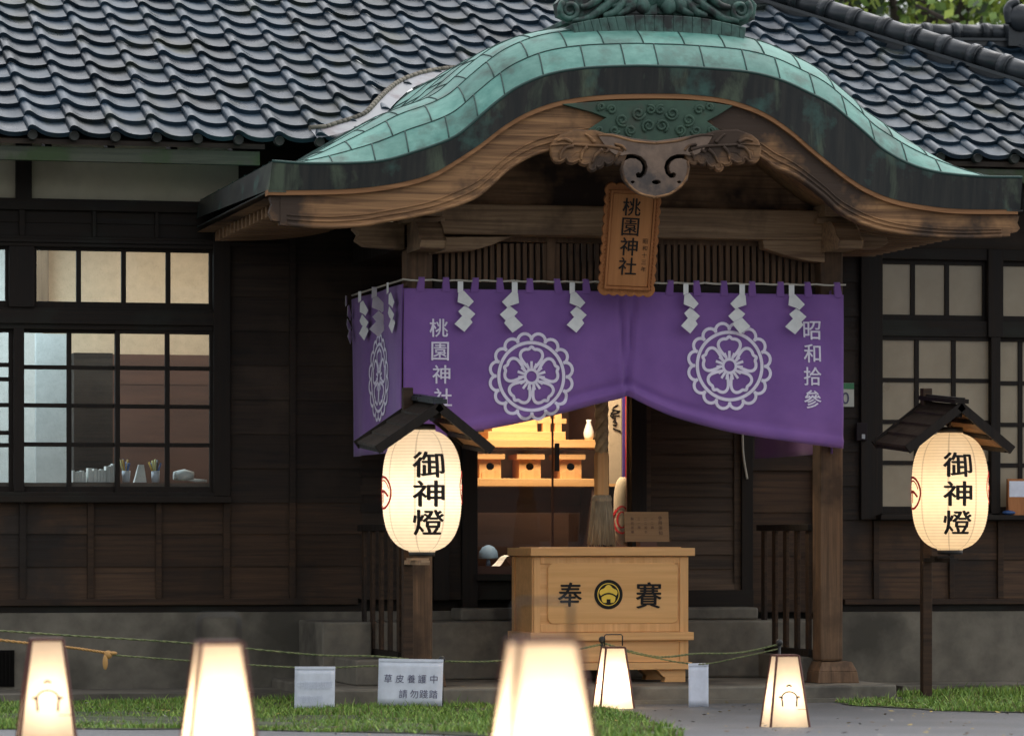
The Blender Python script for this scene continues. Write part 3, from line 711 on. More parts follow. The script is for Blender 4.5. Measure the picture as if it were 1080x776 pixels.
mb = MB(); mb.box(X(-60), X(480), YW-.06, YW+.4, -.05, Z(645.5)); mb.box(X(860), X(1290), YW-.05, YW+.4, -.05, Z(644.5,980)); fnd = part('foundation', mb, [M['conc']], hall)
mb = MB(); mb.box(X(-6), X(14), YW-.075, YW-.061, Z(722), Z(684))
for k in range(5): mb.box(X(-4+k*4), X(-2.4+k*4), YW-.085, YW-.0755, Z(720), Z(686))
part('floor_vent', mb, [M['dark_hole']], fnd)
# window opening, left
mb = MB()
mb.box(X(-60), X(240), YW-.05, YW+.10, Z(529), Z(519)); mb.box(X(-60), X(242), YW-.11, YW-.051, Z(530), Z(523.5))
mb.box(X(-60), X(236), YW-.02, YW+.10, Z(348.5), Z(326)); mb.box(X(-60), X(236), YW-.045, YW-.021, Z(343), Z(329))
mb.box(X(-60), X(240), YW-.03, YW+.10, Z(262), Z(251)); mb.box(X(-60), X(300), YW-.05, YW-.031, Z(258), Z(254))
mb.box(X(-60), X(260), YW-.04, YW+.1, Z(224), Z(212)); 
boards(mb, X(-60), X(260), [Z(251), Z(237), Z(224)], YW+.01)
for a, b in ((20,26),(97,101),(163,167)): mb.box(X(a), X(b), YW-.03, YW+.05, Z(251), Z(224))
wfr = part('wall_beam', mb, [M['dark_beam']], hall, bevel=.004)
for a, b, y0, y1 in ((14,25,519,348),(9,36,326,262),(16.5,33,213,150),(224,242,523,212)):
    m2 = MB(); m2.box(X(a), X(b), YW-.04 if a < 200 else YW-.055, YW+.11, Z(y0), Z(y1)); part('wall_post', m2, [M['dark_v']], hall, bevel=.005)
mb = MB(); mb.box(X(-60), X(252), YW+.02, YW+.06, Z(212), Z(150)); part('plaster_band', mb, [M['plaster']], hall)
mb = MB(); mb.box(X(252), X(470), YW+.03, YW+.06, Z(205), Z(130)); mb.box(X(860), X(1290), YW+.03, YW+.06, Z(262,980), Z(150,980)); part('upper_wall_board', mb, [M['dark_h']], hall)
def sash(name, x0, x1, y0, y1, xbars, ybars, Y, parent=hall, bw=5, glass='glass', frame=5, pxr=150, mats='dark_v'):
    """timber sash: outer frame, muntins and one sheet of panes"""
    m2 = MB(); a, b, zt, zb = X(x0), X(x1), Z(y0, pxr), Z(y1, pxr); k = 1/pxm(Y, pxr); f = frame*k
    m2.box(a, a+f, Y, Y+.04, zb, zt); m2.box(b-f, b, Y, Y+.04, zb, zt); m2.box(a+f, b-f, Y, Y+.04, zt-f, zt); m2.box(a+f, b-f, Y, Y+.04, zb, zb+f*1.4)
    for xb in xbars: m2.box(X(xb)-bw*k/2, X(xb)+bw*k/2, Y+.004, Y+.036, zb+f*1.4, zt-f)
    for yb in ybars: m2.box(a+f, b-f, Y+.007, Y+.033, Z(yb, pxr)-bw*k*.45, Z(yb, pxr)+bw*k*.45)
    w = part('window', m2, [M[mats]], parent, bevel=.002)
    g = MB(); g.box(a+f*.5, b-f*.5, Y+.018, Y+.021, zb+f*.5, zt-f*.5); part('pane', g, [M[glass]], w)
    return w
sash('w', 34, 226, 260.5, 326, (83.5,131,178), (), YW+.02)
sash('w', -60, 11, 260.5, 326, (-14,-38), (), YW+.02)
sash('w', 20.5, 127, 347, 520, (73.7,), (388,428,469), YW+.035)
sash('w', 121.5, 226, 347, 520, (176.5,), (388,428.5,469), YW-.008)
sash('w', -60, 15, 347, 520, (-20,), (386,401,428,457,470), YW+.03)
# --- room behind the left windows
YR = YW + 3.2
xa, xb = X(-60), X(430); zc = Z(214)
mb = MB()
mb.box(xa, X(445), YR, YR+.05, at(150,374,YR).z, zc+.3); mb.box(xa, X(440), YW+.12, YR, zc+.30, zc+.34)
mb.box(X(436), X(436)+.04, YW+.12, YR, Z(530), zc+.3)
part('room_wall', mb, [M['cream_wall']], hall)
mb = MB(); mb.box(at(72,400,YR).x, X(445), YR-.04, YR-.001, Z(545), at(150,374,YR).z)
for q0, q1 in ((112,226),(60,104)):
    u0, u1 = at(q0, 420, YR).x, at(q1, 420, YR).x; z1, z0 = at(150,403,YR).z, at(150,500,YR).z
    mb.box(u0, u1, YR-.046, YR-.0405, z1-.02, z1); mb.box(u0, u0+.02, YR-.046, YR-.0405, z0, z1-.02)
part('room_panelling', mb, [M['brown_wall']], hall)
YP = YW + 1.9
mb = MB(); mb.box(at(38,400,YP).x, at(73,400,YP).x, YP, YP+.08, Z(545), at(60,352,YP).z); mb.box(at(-80,400,YR-.3).x, at(45,400,YR-.3).x, YR-.3, YR-.25, Z(545), zc+.2)
part('room_partition', mb, [M['white_wall']], hall)
mb = MB(); mb.box(at(78,400,YP+.3).x, at(119,400,YP+.3).x, YP+.3, YP+.5, Z(545), at(90,372,YP+.3).z); part('room_cupboard', mb, [M['dark_h']], hall)
mb = MB(); mb.box(at(40,300,YP).x, at(53,300,YP).x, YP+.1, YP+.2, at(60,340,YP).z, zc+.3); part('room_post', mb, [M['porch_z']], hall)
mb = MB(); mb.box(xa, X(440), YW+.12, YR, Z(548), Z(545)); mb.box(xa, X(240), YW+.10, YW+.42, Z(513), Z(509)); part('room_counter', mb, [M['room_floor']], hall)
lamp('AREA', 'room_ceiling_lamp', (X(235), YW+1.9, zc+.22), 13, (1,.91,.80), .9)
lamp('AREA', 'office_ceiling_lamp', (X(-25), YW+1.4, zc+.22), 30, (.66,.88,1), .6)
# items on the counter inside the window
YC = YW + .17; zc0 = at(150, 508.5, YC).z
def cup_of_pens(px, label, seed):
    rnd = random.Random(seed); x = at(px, 500, YC).x; t = thing('pen_cup', (x, YC, zc0), label, 'pen cup', 'pen cups on the window counter')
    m2 = MB(); m2.lathe([(.028,0),(.032,.085),(.029,.085),(.026,.006)], 16, 0, (x, YC, zc0)); part('cup', m2, [M['card']], t)
    for k in range(7):
        c = rnd.choice([(.7,.12,.05),(.75,.45,.06),(.1,.35,.2),(.06,.15,.4),(.75,.7,.3),(.05,.05,.05)]); m2 = MB(); a = rnd.uniform(-.35,.35); b = rnd.uniform(-.2,.2)
        m2.tube([(x+.2*a*.05, YC+b*.03, zc0+.03), (x+a*.15, YC+b*.1, zc0+.14+rnd.uniform(0,.03))], .0075, 6); part('pen', m2, [plain('pen_colour', c, .4)], t)
cup_of_pens(133, 'left pen cup on the lit window counter, with orange and blue pens', 3)
cup_of_pens(164, 'right pen cup on the lit window counter, beside the white hair dryer', 5)
def stack_books(px0, px1, h, lab, seed):
    rnd = random.Random(seed); x = at(px0, 500, YC).x; x1 = at(px1, 500, YC).x; m2 = MB()
    while x < x1:
        w = rnd.uniform(.012,.03); m2.box(x, x+w-.002, YC, YC+.12, zc0, zc0 + h*rnd.uniform(.85,1.05)); x += w
    solo('booklet_stack', m2, [M['white_paper']], ((at(px0,500,YC).x+x1)/2, YC, zc0), lab, 'booklets')
stack_books(77, 91, .085, 'short row of white booklets at the left end of the window counter', 1)
stack_books(93, 111, .10, 'wider row of white booklets beside the tall card on the window counter', 2)
stack_books(112, 120, .135, 'tall pale booklets standing next to the window stile', 4)
m2 = MB(); x = at(149, 500, YC).x; m2.hexa([(x-.05,YC,zc0),(x+.04,YC,zc0),(x+.04,YC+.08,zc0),(x-.05,YC+.08,zc0)],[(x-.02,YC,zc0+.13),(x+.02,YC,zc0+.13),(x+.02,YC+.03,zc0+.13),(x-.02,YC+.03,zc0+.13)])
solo('folded_card', m2, [M['white_paper']], (x, YC, zc0), 'folded white card standing between the two pen cups', 'card')
m2 = MB(); x = at(190, 500, YC).x
m2.tube([(x-.03,YC,zc0+.05),(x+.03,YC,zc0+.055),(x+.10,YC,zc0+.05)], [.036,.045,.03], 14); m2.tube([(x-.05,YC,zc0+.05),(x-.03,YC,zc0+.05)], [.03,.036], 14); m2.tube([(x+.05,YC,zc0+.03),(x+.12,YC,zc0+.015),(x+.2,YC,zc0+.012)], [.016,.013,.01], 10)
solo('hair_dryer', m2, [M['white_paper']], (x, YC, zc0), 'white hair dryer lying on the window counter', 'hair dryer')
# --- doorway, dark boards left of it, shutter on the right
mb = MB()
z_th = at(600, 612, YW).z; ztop = Z(300, 650)
for a, b, y0, y1 in ((456,472,300,632),(486,502,300,640),(664,680,300,640),(780,792,300,640),(858,872,262,640)):
    mb2 = MB(); mb2.box(X(a), X(b), YW-.06, YW+.10, Z(y1, 650), Z(y0, 650)); part('door_post', mb2, [M['dark_v']], hall, bevel=.004)
mb = MB(); boards(mb, X(472), X(486), [Z(632,480)+i*.3 for i in range(9)], YW); mb.box(X(456), X(872), YW-.02, YW+.1, Z(310,650), Z(190,650))
part('board_cladding', mb, [M['dark_h']], hall)
mb = MB(); mb.box(X(500), X(668), YW-.08, YW+.12, Z(612,580), Z(605,580)); mb.box(X(500), X(668), YW-.02, YW+.12, Z(632,580), Z(612.5,580)); mb.box(X(668), X(792), YW-.07, YW+.12, Z(642,720), Z(622,720)); part('threshold', mb, [M['dark_beam']], hall, bevel=.004)
mb = MB()                                            # shutter door: wide boards in a frame
xa, xb = X(680), X(780); z0, z1 = Z(622,730), Z(310,730)
mb.box(xa, xa+.04, YW-.03, YW+.02, z0, z1); mb.box(xb-.05, xb, YW-.03, YW+.02, z0, z1); mb.box(xa+.04, xb-.05, YW-.028, YW+.02, z0, z0+.05)
n = 20
zz = [z0+.05+(z1-z0-.05)*i/n for i in range(n+1)]
boards(mb, xa+.04, xb-.05, zz, YW-.005, .014)
part('shutter_door', mb, [wood('shutter_boards', (.045,.029,.019), (.11,.072,.047), 'x', island=.4)], hall)
mb = MB(); mb.tube(spline([at(783,455,YW-.07), at(784,480,YW-.07), at(788,505,YW-.07)], 5), .009, 8); part('door_pull_cord', mb, [M['rope_w']], hall)
mb = MB(); boards(mb, X(792), X(858), [Z(632,820)+i*(Z(310,820)-Z(632,820))/7 for i in range(8)], YW+.01); mb.box(X(792), X(858), YW-.03, YW+.02, Z(496,820), Z(482,820)); mb.box(X(792),X(858),YW-.05,YW+.1,Z(645,820),Z(632,820)); part('side_door', mb, [M['wains']], hall)
mb = MB(); mb.box(X(440), X(800), YW+.101, YW+.14, -.02, Z(611,580)); part('base_board', mb, [M['dark_beam']], hall)  # added filler, blocks sky light in the gap under the doorway
mb = MB(); mb.box(X(-60), X(456), YW+.106, YW+.118, -.1, Z(549)); part('leak_blocker', mb, [M['dark_beam']], hall)  # unseen sheet added behind the wall to stop sky light leaking through
mb = MB(); mb.box(X(668), X(1290), YW+.12, YW+.14, -.1, Z(170,900)); part('leak_blocker', mb, [M['dark_beam']], hall)  # same added light blocker behind the right wing
# glass sliding door and the sanctuary room
def sdoor(x0, x1, Y):
    m2 = MB(); a, b = at(x0,500,Y).x, at(x1,500,Y).x; zb, zt = Z(605,580), Z(310,580)
    m2.box(a, a+.006, Y, Y+.02, zb, zt); m2.box(b-.006, b, Y, Y+.02, zb, zt); m2.box(a+.010, b-.010, Y, Y+.03, zb, zb+.06); w = part('sliding_door', m2, [M['brown_wall']], hall, bevel=.002)
    g = MB(); g.box(a+.012, b-.012, Y+.012, Y+.015, zb+.1, zt); part('pane', g, [M['glass']], w); return w
d1 = sdoor(500, 583, YW+.0); d2 = sdoor(583.2, 662, YW+.04)
mb = MB(); h = at(587, 482, YW); mb.box(h.x-.018, h.x+.018, YW-.02, YW-.001, h.z-.105, h.z+.105); part('handle', mb, [M['iron']], d1, bevel=.004)
YS = YW + 1.1
mb = MB(); r0, r1 = X(470), X(690); mb.box(r0, r1, YW+2.6, YW+2.65, Z(612,580), Z(300,580)); mb.box(r0-.03, r0, YW+.12, YW+2.6, Z(612,580), Z(300,580)); mb.box(r1, r1+.03, YW+.12, YW+2.6, Z(612,580), Z(300,580)); mb.box(r0, r1, YW+.12, YW+2.6, Z(300,580), Z(298,580))
part('room_wall', mb, [M['brown_wall']], hall)
mb = MB(); mb.box(r0, r1, YW+.12, YW+2.6, Z(616,580), Z(612,580)); part('room_floor', mb, [M['room_floor']], hall)
lamp('AREA', 'sanctuary_lamp', ((r0+r1)/2, YW+.42, Z(308,580)), 34, (1,.79,.56), .7)
sx0, sx1 = at(478,470,YS).x, at(668,470,YS).x
t = thing('offering_shelf', (at(575,605,YS).x, YS+.2, Z(612,580)), 'two tier pale wood offering shelf inside the bright doorway', 'shelf')
for y0, y1, dp in ((463.5,472,.42),(504.5,513,.42)):
    m2 = MB(); m2.box(sx0, sx1, YS, YS+dp, at(580,y1,YS).z, at(580,y0,YS).z); part('shelf_board', m2, [M['hinoki']], t, bevel=.004)
m2 = MB()
for q in (480, 625, 664): m2.box(at(q,500,YS).x, at(q+8,500,YS).x, YS+.02, YS+.4, Z(612,580), at(580,504.5,YS).z) if q != 664 else None
m2.box(at(480,500,YS).x, at(664,500,YS).x, YS+.36, YS+.40, at(580,540,YS).z, at(580,513.5,YS).z); part('support', m2, [M['brown_wall']], t)
m2 = MB(); m2.box(sx0, sx1, YS+.422, YS+.44, at(580,504,YS).z, at(580,473,YS).z); part('back_board', m2, [M['white_wall']], t)
def sanbo(px, lab, wpx=25):
    Yq = YS+.06; zb = at(580,504.3,YS).z; x = at(px,490,Yq).x; k = 1/pxm(Yq); t = thing('offering_stand', (x, Yq+.12, zb), lab, 'offering stand', 'offering stands on the lower shelf')
    hw = wpx*k/2*.92; h = 20*k; m2 = MB()
    outer = [(x-hw, zb), (x+hw, zb), (x+hw, zb+h), (x-hw, zb+h)]
    hole = [(x+.045*hw/.08*.7*math.cos(a), zb+h*.62+.028*math.sin(a)*1.1) for a in [2*math.pi*i/12 for i in range(12)]]
    cut_shape(m2, [outer, hole], Yq, .012, .001); m2.box(x-hw, x-hw+.01, Yq+.013, Yq+.24, zb, zb+h); m2.box(x+hw-.01, x+hw, Yq+.013, Yq+.24, zb, zb+h)
    part('body', m2, [M['hinoki']], t); m2 = MB(); m2.box(x-hw+.011, x+hw-.011, Yq+.05, Yq+.06, zb, zb+h); part('hole_shade_board', m2, [M['dark_hole']], t)  # near-black board added behind the hole as its inner shade
    m2 = MB(); m2.box(x-hw*1.3, x+hw*1.3, Yq-.03, Yq+.27, zb+h+.0005, zb+h+.012); m2.box(x-hw*1.3, x-hw*1.3+.008, Yq-.03, Yq+.27, zb+h+.012, zb+h+.04); m2.box(x+hw*1.3-.008, x+hw*1.3, Yq-.03, Yq+.27, zb+h+.012, zb+h+.04); m2.box(x-hw*1.3+.008, x+hw*1.3-.008, Yq-.03, Yq-.022, zb+h+.012, zb+h+.04); part('tray', m2, [M['hinoki']], t)
    m2 = MB(); m2.prism([(x-hw*.8, zb), (x+hw*.8, zb), (x+hw*.8, zb+.05), (x+hw*.5, zb+.065), (x-hw*.5, zb+.065), (x-hw*.8, zb+.05)], Yq-.012, Yq-.001); part('skirt', m2, [M['hinoki_z']], t)
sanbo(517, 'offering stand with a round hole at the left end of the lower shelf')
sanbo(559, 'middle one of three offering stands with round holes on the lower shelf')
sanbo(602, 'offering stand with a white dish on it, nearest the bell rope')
zs1 = at(580,463.3,YS).z
t = thing('wooden_altar', (at(555,463,YS).x, YS+.15, zs1), 'stepped pale wood altar on the upper shelf behind the curtain', 'altar')
m2 = MB()
for a, b, y0, y1, dy in ((516,598,463.5,455,.04),(522,570,455,447,.10),(528,572,447,441,.16),(528,575,441,430,.22)): m2.box(at(a,450,YS).x, at(b,450,YS).x, YS+dy, YS+.38, at(580,y0,YS).z+.0005, at(580,y1,YS).z)
part('stair', m2, [M['hinoki']], t, bevel=.003); m2 = MB()
for a, b in ((575,583),(588,595)): m2.box(at(a,450,YS).x, at(b,450,YS).x, YS+.08, YS+.12, at(580,455,YS).z+.001, at(580,425,YS).z)
m2.box(at(570,450,YS).x, at(600,450,YS).x, YS+.078, YS+.122, at(580,446,YS).z, at(580,441,YS).z); part('railing', m2, [M['hinoki_z']], t)
def vase(px, lab, Y, zb, s=1, name='white_vase', cat='vase'):
    x = at(px,450,Y).x; m2 = MB(); m2.lathe([(r*s, h*s) for r, h in ((.03,0),(.04,.03),(.042,.06),(.026,.11),(.016,.14),(.022,.16))], 18, 0, (x, Y, zb)); return solo(name, m2, [M['white_paper']], (x, Y, zb), lab, cat)
vase(621, 'white porcelain sake bottle left of the bell rope on the upper shelf', YS+.12, zs1, 1.0)
m2 = MB(); x = at(600.5,476,YS).x; zb = at(580,504.3,YS).z + 20/pxm(YS+.06) + .013
m2.lathe([(.02,0),(.05,.018),(.055,.022),(.03,.024)], 16, 0, (x, YS+.15, zb)); m2.ell((x, YS+.15, zb+.035), .016,.016,.02); solo('white_dish', m2, [M['white_paper']], (x, YS+.15, zb), 'little white dish on the tray nearest the bell rope', 'dish')
m2 = MB(); x = at(514,474,YS).x; m2.ell((x, YS+.15, zb+.035), .05,.05,.037); solo('rice_cake', m2, [M['white_paper']], (x, YS+.15, zb), 'rounded white rice cake on the leftmost offering stand', 'offering')
Yb = YW + .85
m2 = MB(); m2.box(at(642,460,Yb).x, at(655.5,460,Yb).x, Yb, Yb+.01, Z(508,650), Z(400,650)); bn = solo('calligraphy_banner', m2, [M['cream_wall']], (at(650,500,Yb).x, Yb, Z(508,650)), 'cream hanging banner with brush characters behind the bell rope', 'banner')
m2 = MB(); rnd = random.Random(12)
for k in range(9):                                   # running-brush strokes, not legible in the photograph
    c = at(649.5 + rnd.uniform(-2.2, 2.2), 428 + 3.2*k, Yb); pts = spline([(c.x + rnd.uniform(-.035,.035), c.z + rnd.uniform(-.02,.02), 0) for _ in range(4)], 5)
    m2.M = Matrix.Translation((0, Yb-.003-.0004*k, 0)); m2.ribbon([(p.x, p.y) for p in pts], rnd.uniform(.006,.013))
m2.M = None
part('lettering', m2, [M['black']], bn)
Ys2 = YW + .80
m2 = MB(); m2.box(at(656.5,460,Ys2).x, at(659.5,460,Ys2).x, Ys2, Ys2+.01, Z(508,660), Z(400,660), 0); m2.box(at(659.6,460,Ys2).x, at(664,460,Ys2).x, Ys2-.005, Ys2+.005, Z(508,660), Z(400,660), 1)
solo('streamer', m2, [cloth_mat('violet_streamer', (.08,.04,.25),(.1,.05,.3)), M['red']], (at(660,505,Ys2).x, Ys2, Z(508,660)), 'narrow violet and red streamer beside the cream banner in the doorway', 'streamer')
def chochin_prof(r, h, n=44):
    P = []
    for i in range(n*2+1):
        t = i/(2*n); z = -h/2 + h*t; u = abs(2*t-1)
        rr = r*(1 - u**3)**.39 if u < 1 else 0
        rr = max(rr, r*.33); P.append((rr*(1 - (.012 if i % 2 else 0)), z))
    return P
cx = at(656.5, 539, YW+.35); m2 = MB(); rr = 9.5/pxm(YW+.35); m2.lathe([(a, b) for a, b in chochin_prof(rr, 72/pxm(YW+.35), 24)], 20, 0, cx)
lo = thing('small_paper_lantern', cx, 'slim cream paper lantern with red crest, behind the straw tassel', 'lantern'); part('paper_body', m2, [M['cream_wall']], lo)
m2 = MB(); c2 = at(653.5, 548, YW+.35)
for r_, w_ in ((.085,.014),(.05,.012)): m2.ribbon([(c2.x + r_*.62*math.cos(a), c2.z + r_*math.sin(a)*1.2) for a in [2*math.pi*k/24 for k in range(24)]], w_, True)
for v in m2.v: v.y = YW+.35 - math.sqrt(max(rr**2-(v.x-cx.x)**2, .0001)) - .003
part('crest', m2, [M['red']], lo)
# blue cap and white cloth on a low stand inside
zb = Z(612,580); YQ = YW+.7
t = thing('low_table', (at(525,600,YQ).x, YQ, zb), 'low dark table just inside the glass door', 'table'); m2 = MB(); m2.box(at(500,600,YQ).x, at(560,600,YQ).x, YQ-.2, YQ+.25, at(520,603,YQ).z, at(520,598,YQ).z); part('table_top', m2, [M['brown_wall']], t)
for a in (502, 553): m2 = MB(); m2.box(at(a,600,YQ).x, at(a+5,600,YQ).x, YQ-.18, YQ-.13, zb, at(520,603,YQ).z); part('leg', m2, [M['brown_wall']], t)
zq = at(520,598,YQ).z + .001
m2 = MB(); x = at(515,580,YQ+.1).x; m2.lathe([(.02,0),(.02,.03),(.012,.06)], 12, 0, (x,YQ+.1,zq)); m2.lathe([(.075,.065),(.078,.075),(.07,.12),(.045,.155),(.01,.17)], 20, 0, (x,YQ+.1,zq)); solo('blue_hat', m2, [plain('pale_blue_cloth', (.13,.22,.36), .7)], (x,YQ+.1,zq), 'pale blue hat on a short stand inside the doorway', 'hat')
m2 = MB(); x = at(530,590,YQ-.1).x; m2.grid(lambda u, v: (x-.17+.28*u, YQ-.15+.16*v, zq + .002 + (.10*math.exp(-((u-.75)/.2)**2) + .012*math.sin(9*u+3*v))*max(0,math.sin(math.pi*min(1,u*1.02)))**.6), 20, 6); solo('folded_cloth', m2, [M['white_paper']], (x, YQ-.07, zq), 'crumpled white cloth on the low table inside the doorway', 'cloth')
# --- right wing
PR = 980
mb = MB()
mb.box(X(925), X(1290), YW-.05, YW+.10, Z(549,PR), Z(541,PR)); mb.box(X(922), X(1290), YW-.16, YW-.051, Z(548,PR), Z(543,PR)); mb.box(X(928), X(1290), YW-.02, YW+.1, Z(355,PR), Z(338,PR)); mb.box(X(925), X(1290), YW-.03, YW+.1, Z(274,PR), Z(262,PR))
part('wall_beam', mb, [M['dark_beam']], hall, bevel=.004)
for a, b, y0, y1 in ((906,929,548,260),(1040,1056,355,262),(1043,1053,548,355),(1166,1178,548,260),(1284,1294,640,200)):
    m2 = MB(); m2.box(X(a), X(b), YW-.05, YW+.11, Z(y0,PR), Z(y1,PR)); part('wall_post', m2, [M['dark_v']], hall, bevel=.005)
mb = MB(); boards(mb, X(1178), X(1290), [Z(548,1200) + i*(Z(200,1200)-Z(548,1200))/10 for i in range(11)]); mb.box(X(1284), X(1290), YW+.1, YW+8, -.1, Z(200,1200)); boards(mb, X(872), X(908), [Z(548,900) + i*(Z(262,900)-Z(548,900))/8 for i in range(9)]); part('board_cladding', mb, [M['dark_h']], hall)
sash('w', 926, 1042, 274, 339, (964,1000), (), YW+.02, glass='frost', pxr=PR)
sash('w', 1054, 1162, 274, 339, (1090,1126), (), YW+.02, glass='frost', pxr=PR)
sash('w', 926, 1048, 354, 541, (967,1006), (401,445,488), YW-.004, glass='frost', pxr=PR)
sash('w', 1048, 1168, 354, 541, (1078,1108,1138), (403,447,490), YW+.03, glass='frost', pxr=PR)
mb = MB(); zs = [Z(p, PR) for p in (631,590,549)]
for a, b in ((888,920),(926,1000),(1005,1052),(1056,1130),(1136,1210),(1216,1290)): boards(mb, X(a), X(b), zs)
wr = part('wainscot', mb, [M['wains']], hall)
mb = MB()
for a, b in ((920,926),(1000,1005),(1051,1057),(1130,1136),(1210,1216)): mb.box(X(a), X(b), YW-.035, YW+.02, zs[0], zs[-1])
part('batten', mb, [M['wains']], wr, bevel=.003)
mb = MB(); mb.box(X(888), X(1290), YW-.07, YW+.05, Z(637,PR), Z(631.3,PR)); part('sill_rail', mb, [M['wains']], hall, bevel=.004)
mb = MB(); a = at(893.5, 417, YW-.01); mb.box(at(884,0,YW-.02).x, at(900.5,0,YW-.02).x, YW-.025, YW-.0145, Z(429,900), Z(404,900)); hp = solo('house_number_plate', mb, [plain('plate_white', (.55,.55,.47), .5)], (a.x, YW-.02, Z(429,900)), 'small white and green number plate on the dark wall right of the purple curtain', 'sign')
mb = MB(); mb.box(at(884,0,YW-.02).x+.001, at(900.5,0,YW-.02).x-.001, YW-.0275, YW-.0255, Z(410.5,900), Z(404.2,900)); part('green_band', mb, [plain('plate_green', (.05,.22,.09), .5)], hp)
mb = MB(); write(mb, '0', at(891.5,0,YW-.02).x, Z(420,900), .09, lambda u, w: (u, YW-.0285, w)); part('numeral', mb, [M['ink_blue']], hp)
mb = MB(); c = at(908.5, 455, YW-.06); mb.box(c.x-.045, c.x+.045, YW-.075, YW-.051, c.z-.07, c.z+.07); bl = solo('door_intercom', mb, [plain('dark_plastic', (.02,.014,.016), .6, .15)], (c.x, YW-.06, c.z-.07), 'dark intercom box with a pale button on the post by the right window', 'intercom', bevel=.006)
mb = MB(); mb.box(c.x-.002, c.x+.024, YW-.079, YW-.0755, c.z-.055, c.z-.02); part('button', mb, [plain('pale_button', (.4,.42,.45), .4)], bl)
yq = YW-.13; zl = Z(543,PR)+.0005
mb = MB(); a, b = at(1064,515,yq).x, at(1092,515,yq).x; mb.hexa([(a,yq,zl),(b,yq,zl),(b,yq+.06,zl),(a,yq+.06,zl)],[(a,yq+.03,zl+.28),(b,yq+.03,zl+.28),(b,yq+.05,zl+.28),(a,yq+.05,zl+.28)]); cal = solo('price_board', mb, [M['plaque']], ((a+b)/2, yq, zl), 'small wooden notice board with a white sheet on the right window ledge', 'notice')
mb = MB(); mb.box(a+.01, b-.01, yq-.004+.018, yq+.018, zl+.14, zl+.262); part('paper_sheet', mb, [M['card']], cal)
mb = MB(); c = at(1064, 541, yq); mb.ell((c.x, yq, zl+.018), .055,.03,.018); solo('blue_tray', mb, [plain('blue_plastic', (.02,.07,.2), .4)], (c.x, yq, zl), 'little blue dish on the right window ledge', 'dish')
# ------------------------------------------------------------------ ground
def gz(x, y):
    D = (Vector((x, y, 0)) - Vector((CAM.x, CAM.y, 0))).dot(FWD); return .03*max(0, min(24 - D, 40)) if D > -60 else .0
mb = MB()
gx = [-140,-60,-30,-18,-12,-9,-6,-4,-2,0,2,4,6,8,11,15,25,50,140]; gyv = [-120,-60,-40,-32,-28,-24,-20,-16,-12,-10,-8,-6,-5,-4,-3,-2,-1,0,2.4,6,12,30,80,200]
V = [[mb.av((x, y, gz(x, y))) for y in gyv] for x in gx]
for i in range(len(gx)-1):
    for j in range(len(gyv)-1): mb.af((V[i][j], V[i+1][j], V[i+1][j+1], V[i][j+1]), 0, True)
M['asphalt'] = pmat('wet_fine_asphalt', (.050,.052,.057), (.12,.124,.132), (1,1,1), s=75, rough=(.4,.75), bmp=.6, bd=.006, stain=(.12,.124,.135), stain_s=.8, stain_r=(.45,.7))
solo('ground', mb, [M['asphalt']], (0,0,0), 'grey fine asphalt forecourt', 'ground', kind='structure')
def groundpt(px, py, z=0):
    d = ray(px, py); k = (z - CAM.z)/d.z
    for _ in range(12):
        p = CAM + d*k; k = (gz(p.x, p.y) + z - CAM.z)/d.z
    return CAM + d*k
# porch platform and apron
mb = MB()
a, b = at(350,722,-.42).x, at(948,722,-.42).x
mb.box(a, b, -.38, YW-.06, -.1, .118); mb.box(at(372,700,.6).x, at(905,700,.6).x, 1.25, YW-.061, .119, at(600,655,1.25).z); mb.box(at(486,640,1.6).x, at(800,640,1.6).x, 1.6, YW-.062, at(600,655,1.25).z+.001, at(600,641,1.6).z)
stp = solo('porch_steps', mb, [M['step']], ((a+b)/2, .6, 0), 'worn concrete porch platform and steps under the offertory box', 'steps', bevel=.015)
mb = MB()
for px0, px1 in ((340,392),): mb.box(at(px0,690,1.0).x, at(px1,690,1.0).x, 1.0, YW-.063, .1185, at(360,656,1.0).z)
mb.box(at(376,700,.2).x, at(428,700,.2).x, .22, 1.6, .1186, .30); mb.box(at(846,700,.2).x, at(864,700,.2).x, .22, 1.6, .1187, .30)
part('side_curb', mb, [M['step']], stp, bevel=.012)
mb = MB(); mb.box(X(-70), at(338,740,1.2).x, .95, YW-.07, -.05, .05); mb.box(at(952,740,1.2).x, X(1300), 1.2, YW-.07, -.05, .045); solo('wall_pavement', mb, [M['conc']], (at(100,740,1.2).x,1.2,0), 'narrow dark concrete apron along the foundation', 'pavement', kind='structure')
mb = MB(); g0 = groundpt(690, 741); g1 = groundpt(1090, 741); mb.box(at(660,737,-.44).x, at(905,737,-.44).x, -.47, -.43, .0, .03); solo('kerb', mb, [M['conc']], (at(780,737,-.44).x,-.45,0), 'thin pale edging strip in front of the porch step', 'kerb', kind='structure')
